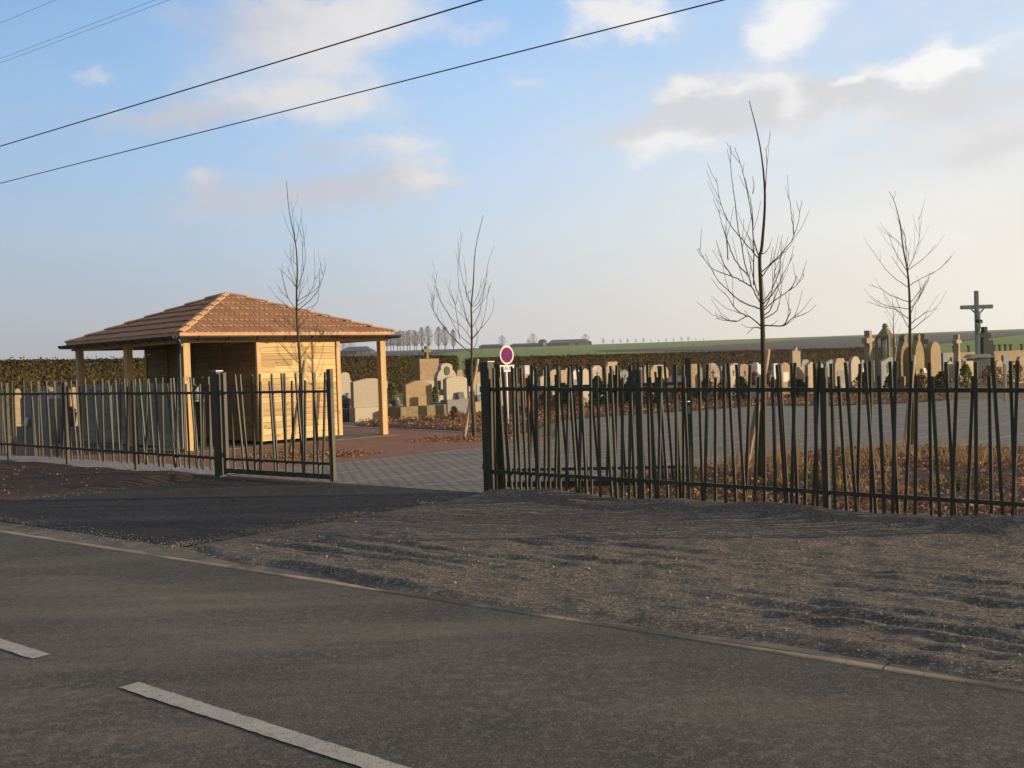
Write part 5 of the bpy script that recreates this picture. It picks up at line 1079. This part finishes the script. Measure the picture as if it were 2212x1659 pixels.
pop = [(829, 44, 18), (836, 48, 18), (845, 42, 14), (852, 40, 13), (859, 40, 13), (866, 40, 14), (873, 38, 13), (880, 40, 13), (887, 38, 13), (894, 38, 13), (901, 41, 13)]
src = None
for i, (x, h, wd) in enumerate(pop):
    if i in (0, 4, 7):
        src = far_tree(x, 757, h, wd, lab, 20 + i, 'poplar', 'row of hazy poplars on the ridge', 'poplar_tree')
        src.rotation_euler.z = i
    else:
        cpy = copy_tree(src); p = HIT(x, 757); cpy.location = (p.x, p.y + rnd.uniform(-6, 6), terrain(p.x, p.y)); cpy.rotation_euler.z = i * 1.3; k = rnd.uniform(.92, 1.05); cpy.scale = (k, k, k)
for (x, h, wd, s_, l) in ((912, 48, 17, 31, 'tall bare poplar left of the wide gap in the ridge row'), (926, 51, 22, 32, 'broad tallest bare tree in the middle of the ridge row'), (948, 49, 20, 33, 'broad bare tree on the ridge left of the gate post tree'), (962, 50, 20, 34, 'rounded bare tree at the right end of the ridge row'), (980, 44, 16, 35, 'bare ridge tree seen through the gate post tree\'s branches'),
                          (757, 24, 26, 36, 'low bare tree behind the hazy barn seen under the shelter roof'), (742, 22, 14, 37, 'small bare tree left of the hazy barn seen under the shelter roof')):
    far_tree(x, 757 if x > 800 else 762, h, wd, l, s_, 'round', 'bare trees on the ridge')
for (x, yb, h, wd, l) in ((1085, 752, 26, 19, 'hazy bare tree on the ridge above the round sign'), (1152, 748, 26, 24, 'hazy bare tree left of the ridge farmhouse'), (1265, 742, 22, 20, 'hazy bare tree at the right end of the ridge barn'), (1141, 748, 15, 12, 'low hazy bush tree left of the farmhouse tree')):
    far_tree(x, yb, h, wd, l, int(x), 'round', 'bare trees by the ridge farm')
sm = None
for i, (x, h) in enumerate(((1303, 12), (1324, 9), (1341, 9), (1356, 10), (1373, 8), (1390, 10), (1406, 6), (1423, 6), (1439, 7), (1455, 7), (1472, 9), (1487, 9), (1503, 6), (1520, 5))):
    if sm is None: sm = far_tree(x, 742, h, 10, 'tiny hazy tree in the line along the green ridge', 77, 'round', 'tiny trees lined along the green ridge', 'ridge_tree')
    else:
        cpy = copy_tree(sm); p = HIT(x, 742 - (x - 1303) * .028); cpy.location = (p.x, p.y, terrain(p.x, p.y)); k = h / 12; cpy.scale = (k, k, k); cpy.rotation_euler.z = i
def shed(px0, px1, pyb, roofpx, wallpx, label, m_roof, m_wall, depth=14, gable=True, name='farm_shed', back=0, door=None):
    p0, p1 = HIT(px0, pyb), HIT(px1, pyb); Y = (p0.y + p1.y) / 2 + back; A = AT(px0, pyb, Y); B_ = AT(px1, pyb, Y); L = (B_ - A).length; rz = math.atan2(B_.y - A.y, B_.x - A.x)
    hw_, hr = wallpx * Y / FP, roofpx * Y / FP; zb = terrain((A.x + B_.x) / 2, Y)
    t = thing(name, (A.x, Y, zb), label, 'farm building', rz, 'farm buildings on the ridge')
    b = MB(); b.box((L / 2, depth / 2, hw_ / 2 - .5), (L, depth, hw_ + 1.0)); b.obj('walls', m_wall, t)
    b = MB(); o = .5
    b.add([(-o, -o, hw_), (L + o, -o, hw_), (L + o, depth + o, hw_), (-o, depth + o, hw_), (depth * .15, depth / 2, hw_ + hr), (L - depth * .15, depth / 2, hw_ + hr)], [(0, 1, 5, 4), (2, 3, 4, 5), (1, 2, 5), (3, 0, 4), (3, 2, 1, 0)]); b.obj('roof', m_roof, t)
    if door:
        for x0, x1, m in door: b = MB(); b.box((L * (x0 + x1) / 2, -.06, hw_ * .45), (L * (x1 - x0), .12, hw_ * .9)); b.obj('door', m, t)
    return t
shed(735, 800, 765.5, 10, 8, 'blue grey barn under the shelter roof edge, beyond the hedge', 'barn_roof', 'barn_dark', 18, back=-10, door=((.55, .66, 'barn_wall'), (.70, .98, 'barn_wall')))
shed(1035, 1085, 752.5, 4, 5, 'long low dark shed left of the sign on the ridge', 'barn_dark', 'barn_dark', 12)
shed(1102, 1172, 748.5, 4, 4, 'long low dark shed left of the ridge farmhouse', 'barn_dark', 'barn_dark', 12)
shed(1164, 1181, 746.5, 5, 10, 'small ridge farmhouse with a pale end wall', 'barn_dark', 'barn_dark', 9, name='farmhouse', door=((.55, .95, 'white_stone'),))
shed(1183, 1278, 745.5, 8, 6, 'broad dark barn with a pale gable on the ridge', 'barn_roof', 'barn_dark', 22, door=((.48, .62, 'barn_wall'), (.70, .95, 'barn_wall')))

# ------------------------------------------------------------------ overhead wires, parallel to the road
def wire(Nn, q0, q1, r_, label, sag):
    P = Vector((0, 0, CAMZ)); pl = SN(0, Nn)
    a = PLANE(q0[0], q0[1], pl, N_); c = PLANE(q1[0], q1[1], pl, N_); d = (c - a); d /= d.dot(E_)
    p0 = a + d * -90; p1 = c + d * 25; n = 48; b = MB(); pts = []
    for i in range(n + 1):
        t = i / n; pts.append(p0.lerp(p1, t))
    b.tube(pts, r_, 6); o = b.obj('overhead_wire', 'wire', None, True); tag(o, label, 'cable', 'overhead power cables'); return o
wire(12, (0, 316), (1040, 0), .0125, 'lower thick black overhead cable, crossing the sky from left edge to top middle', 0)
wire(12, (0, 396), (1562, 0), .0095, 'lowest and longest black overhead cable, ending at the top right of centre', 0)
wire(14, (0, 50), (120, 0), .0045, 'thin wire in the extreme top left corner', 0)
wire(14, (0, 127), (335, 0), .0042, 'upper of the two close thin wires near the top left', 0)
wire(14, (0, 136), (365, 0), .0042, 'lower of the two close thin wires near the top left', 0)

# ------------------------------------------------------------------ hazy air
m = bpy.data.materials.new('hazy_air'); m.use_nodes = True; m.node_tree.nodes.clear(); N = NT(m.node_tree)
v = N.node('ShaderNodeVolumePrincipled'); v.inputs['Color'].default_value = (.95, .94, .95, 1); v.inputs['Density'].default_value = .00028; v.inputs['Anisotropy'].default_value = .2
o_ = N.node('ShaderNodeOutputMaterial'); N.l.new(v.outputs[0], o_.inputs['Volume']); MATS['hazy_air'] = m
b = MB(); b.box((0, 0, 25), (1900, 1900, 64)); tag(b.obj('haze', 'hazy_air'), 'thin winter haze over the fields', 'haze', None, 'stuff')
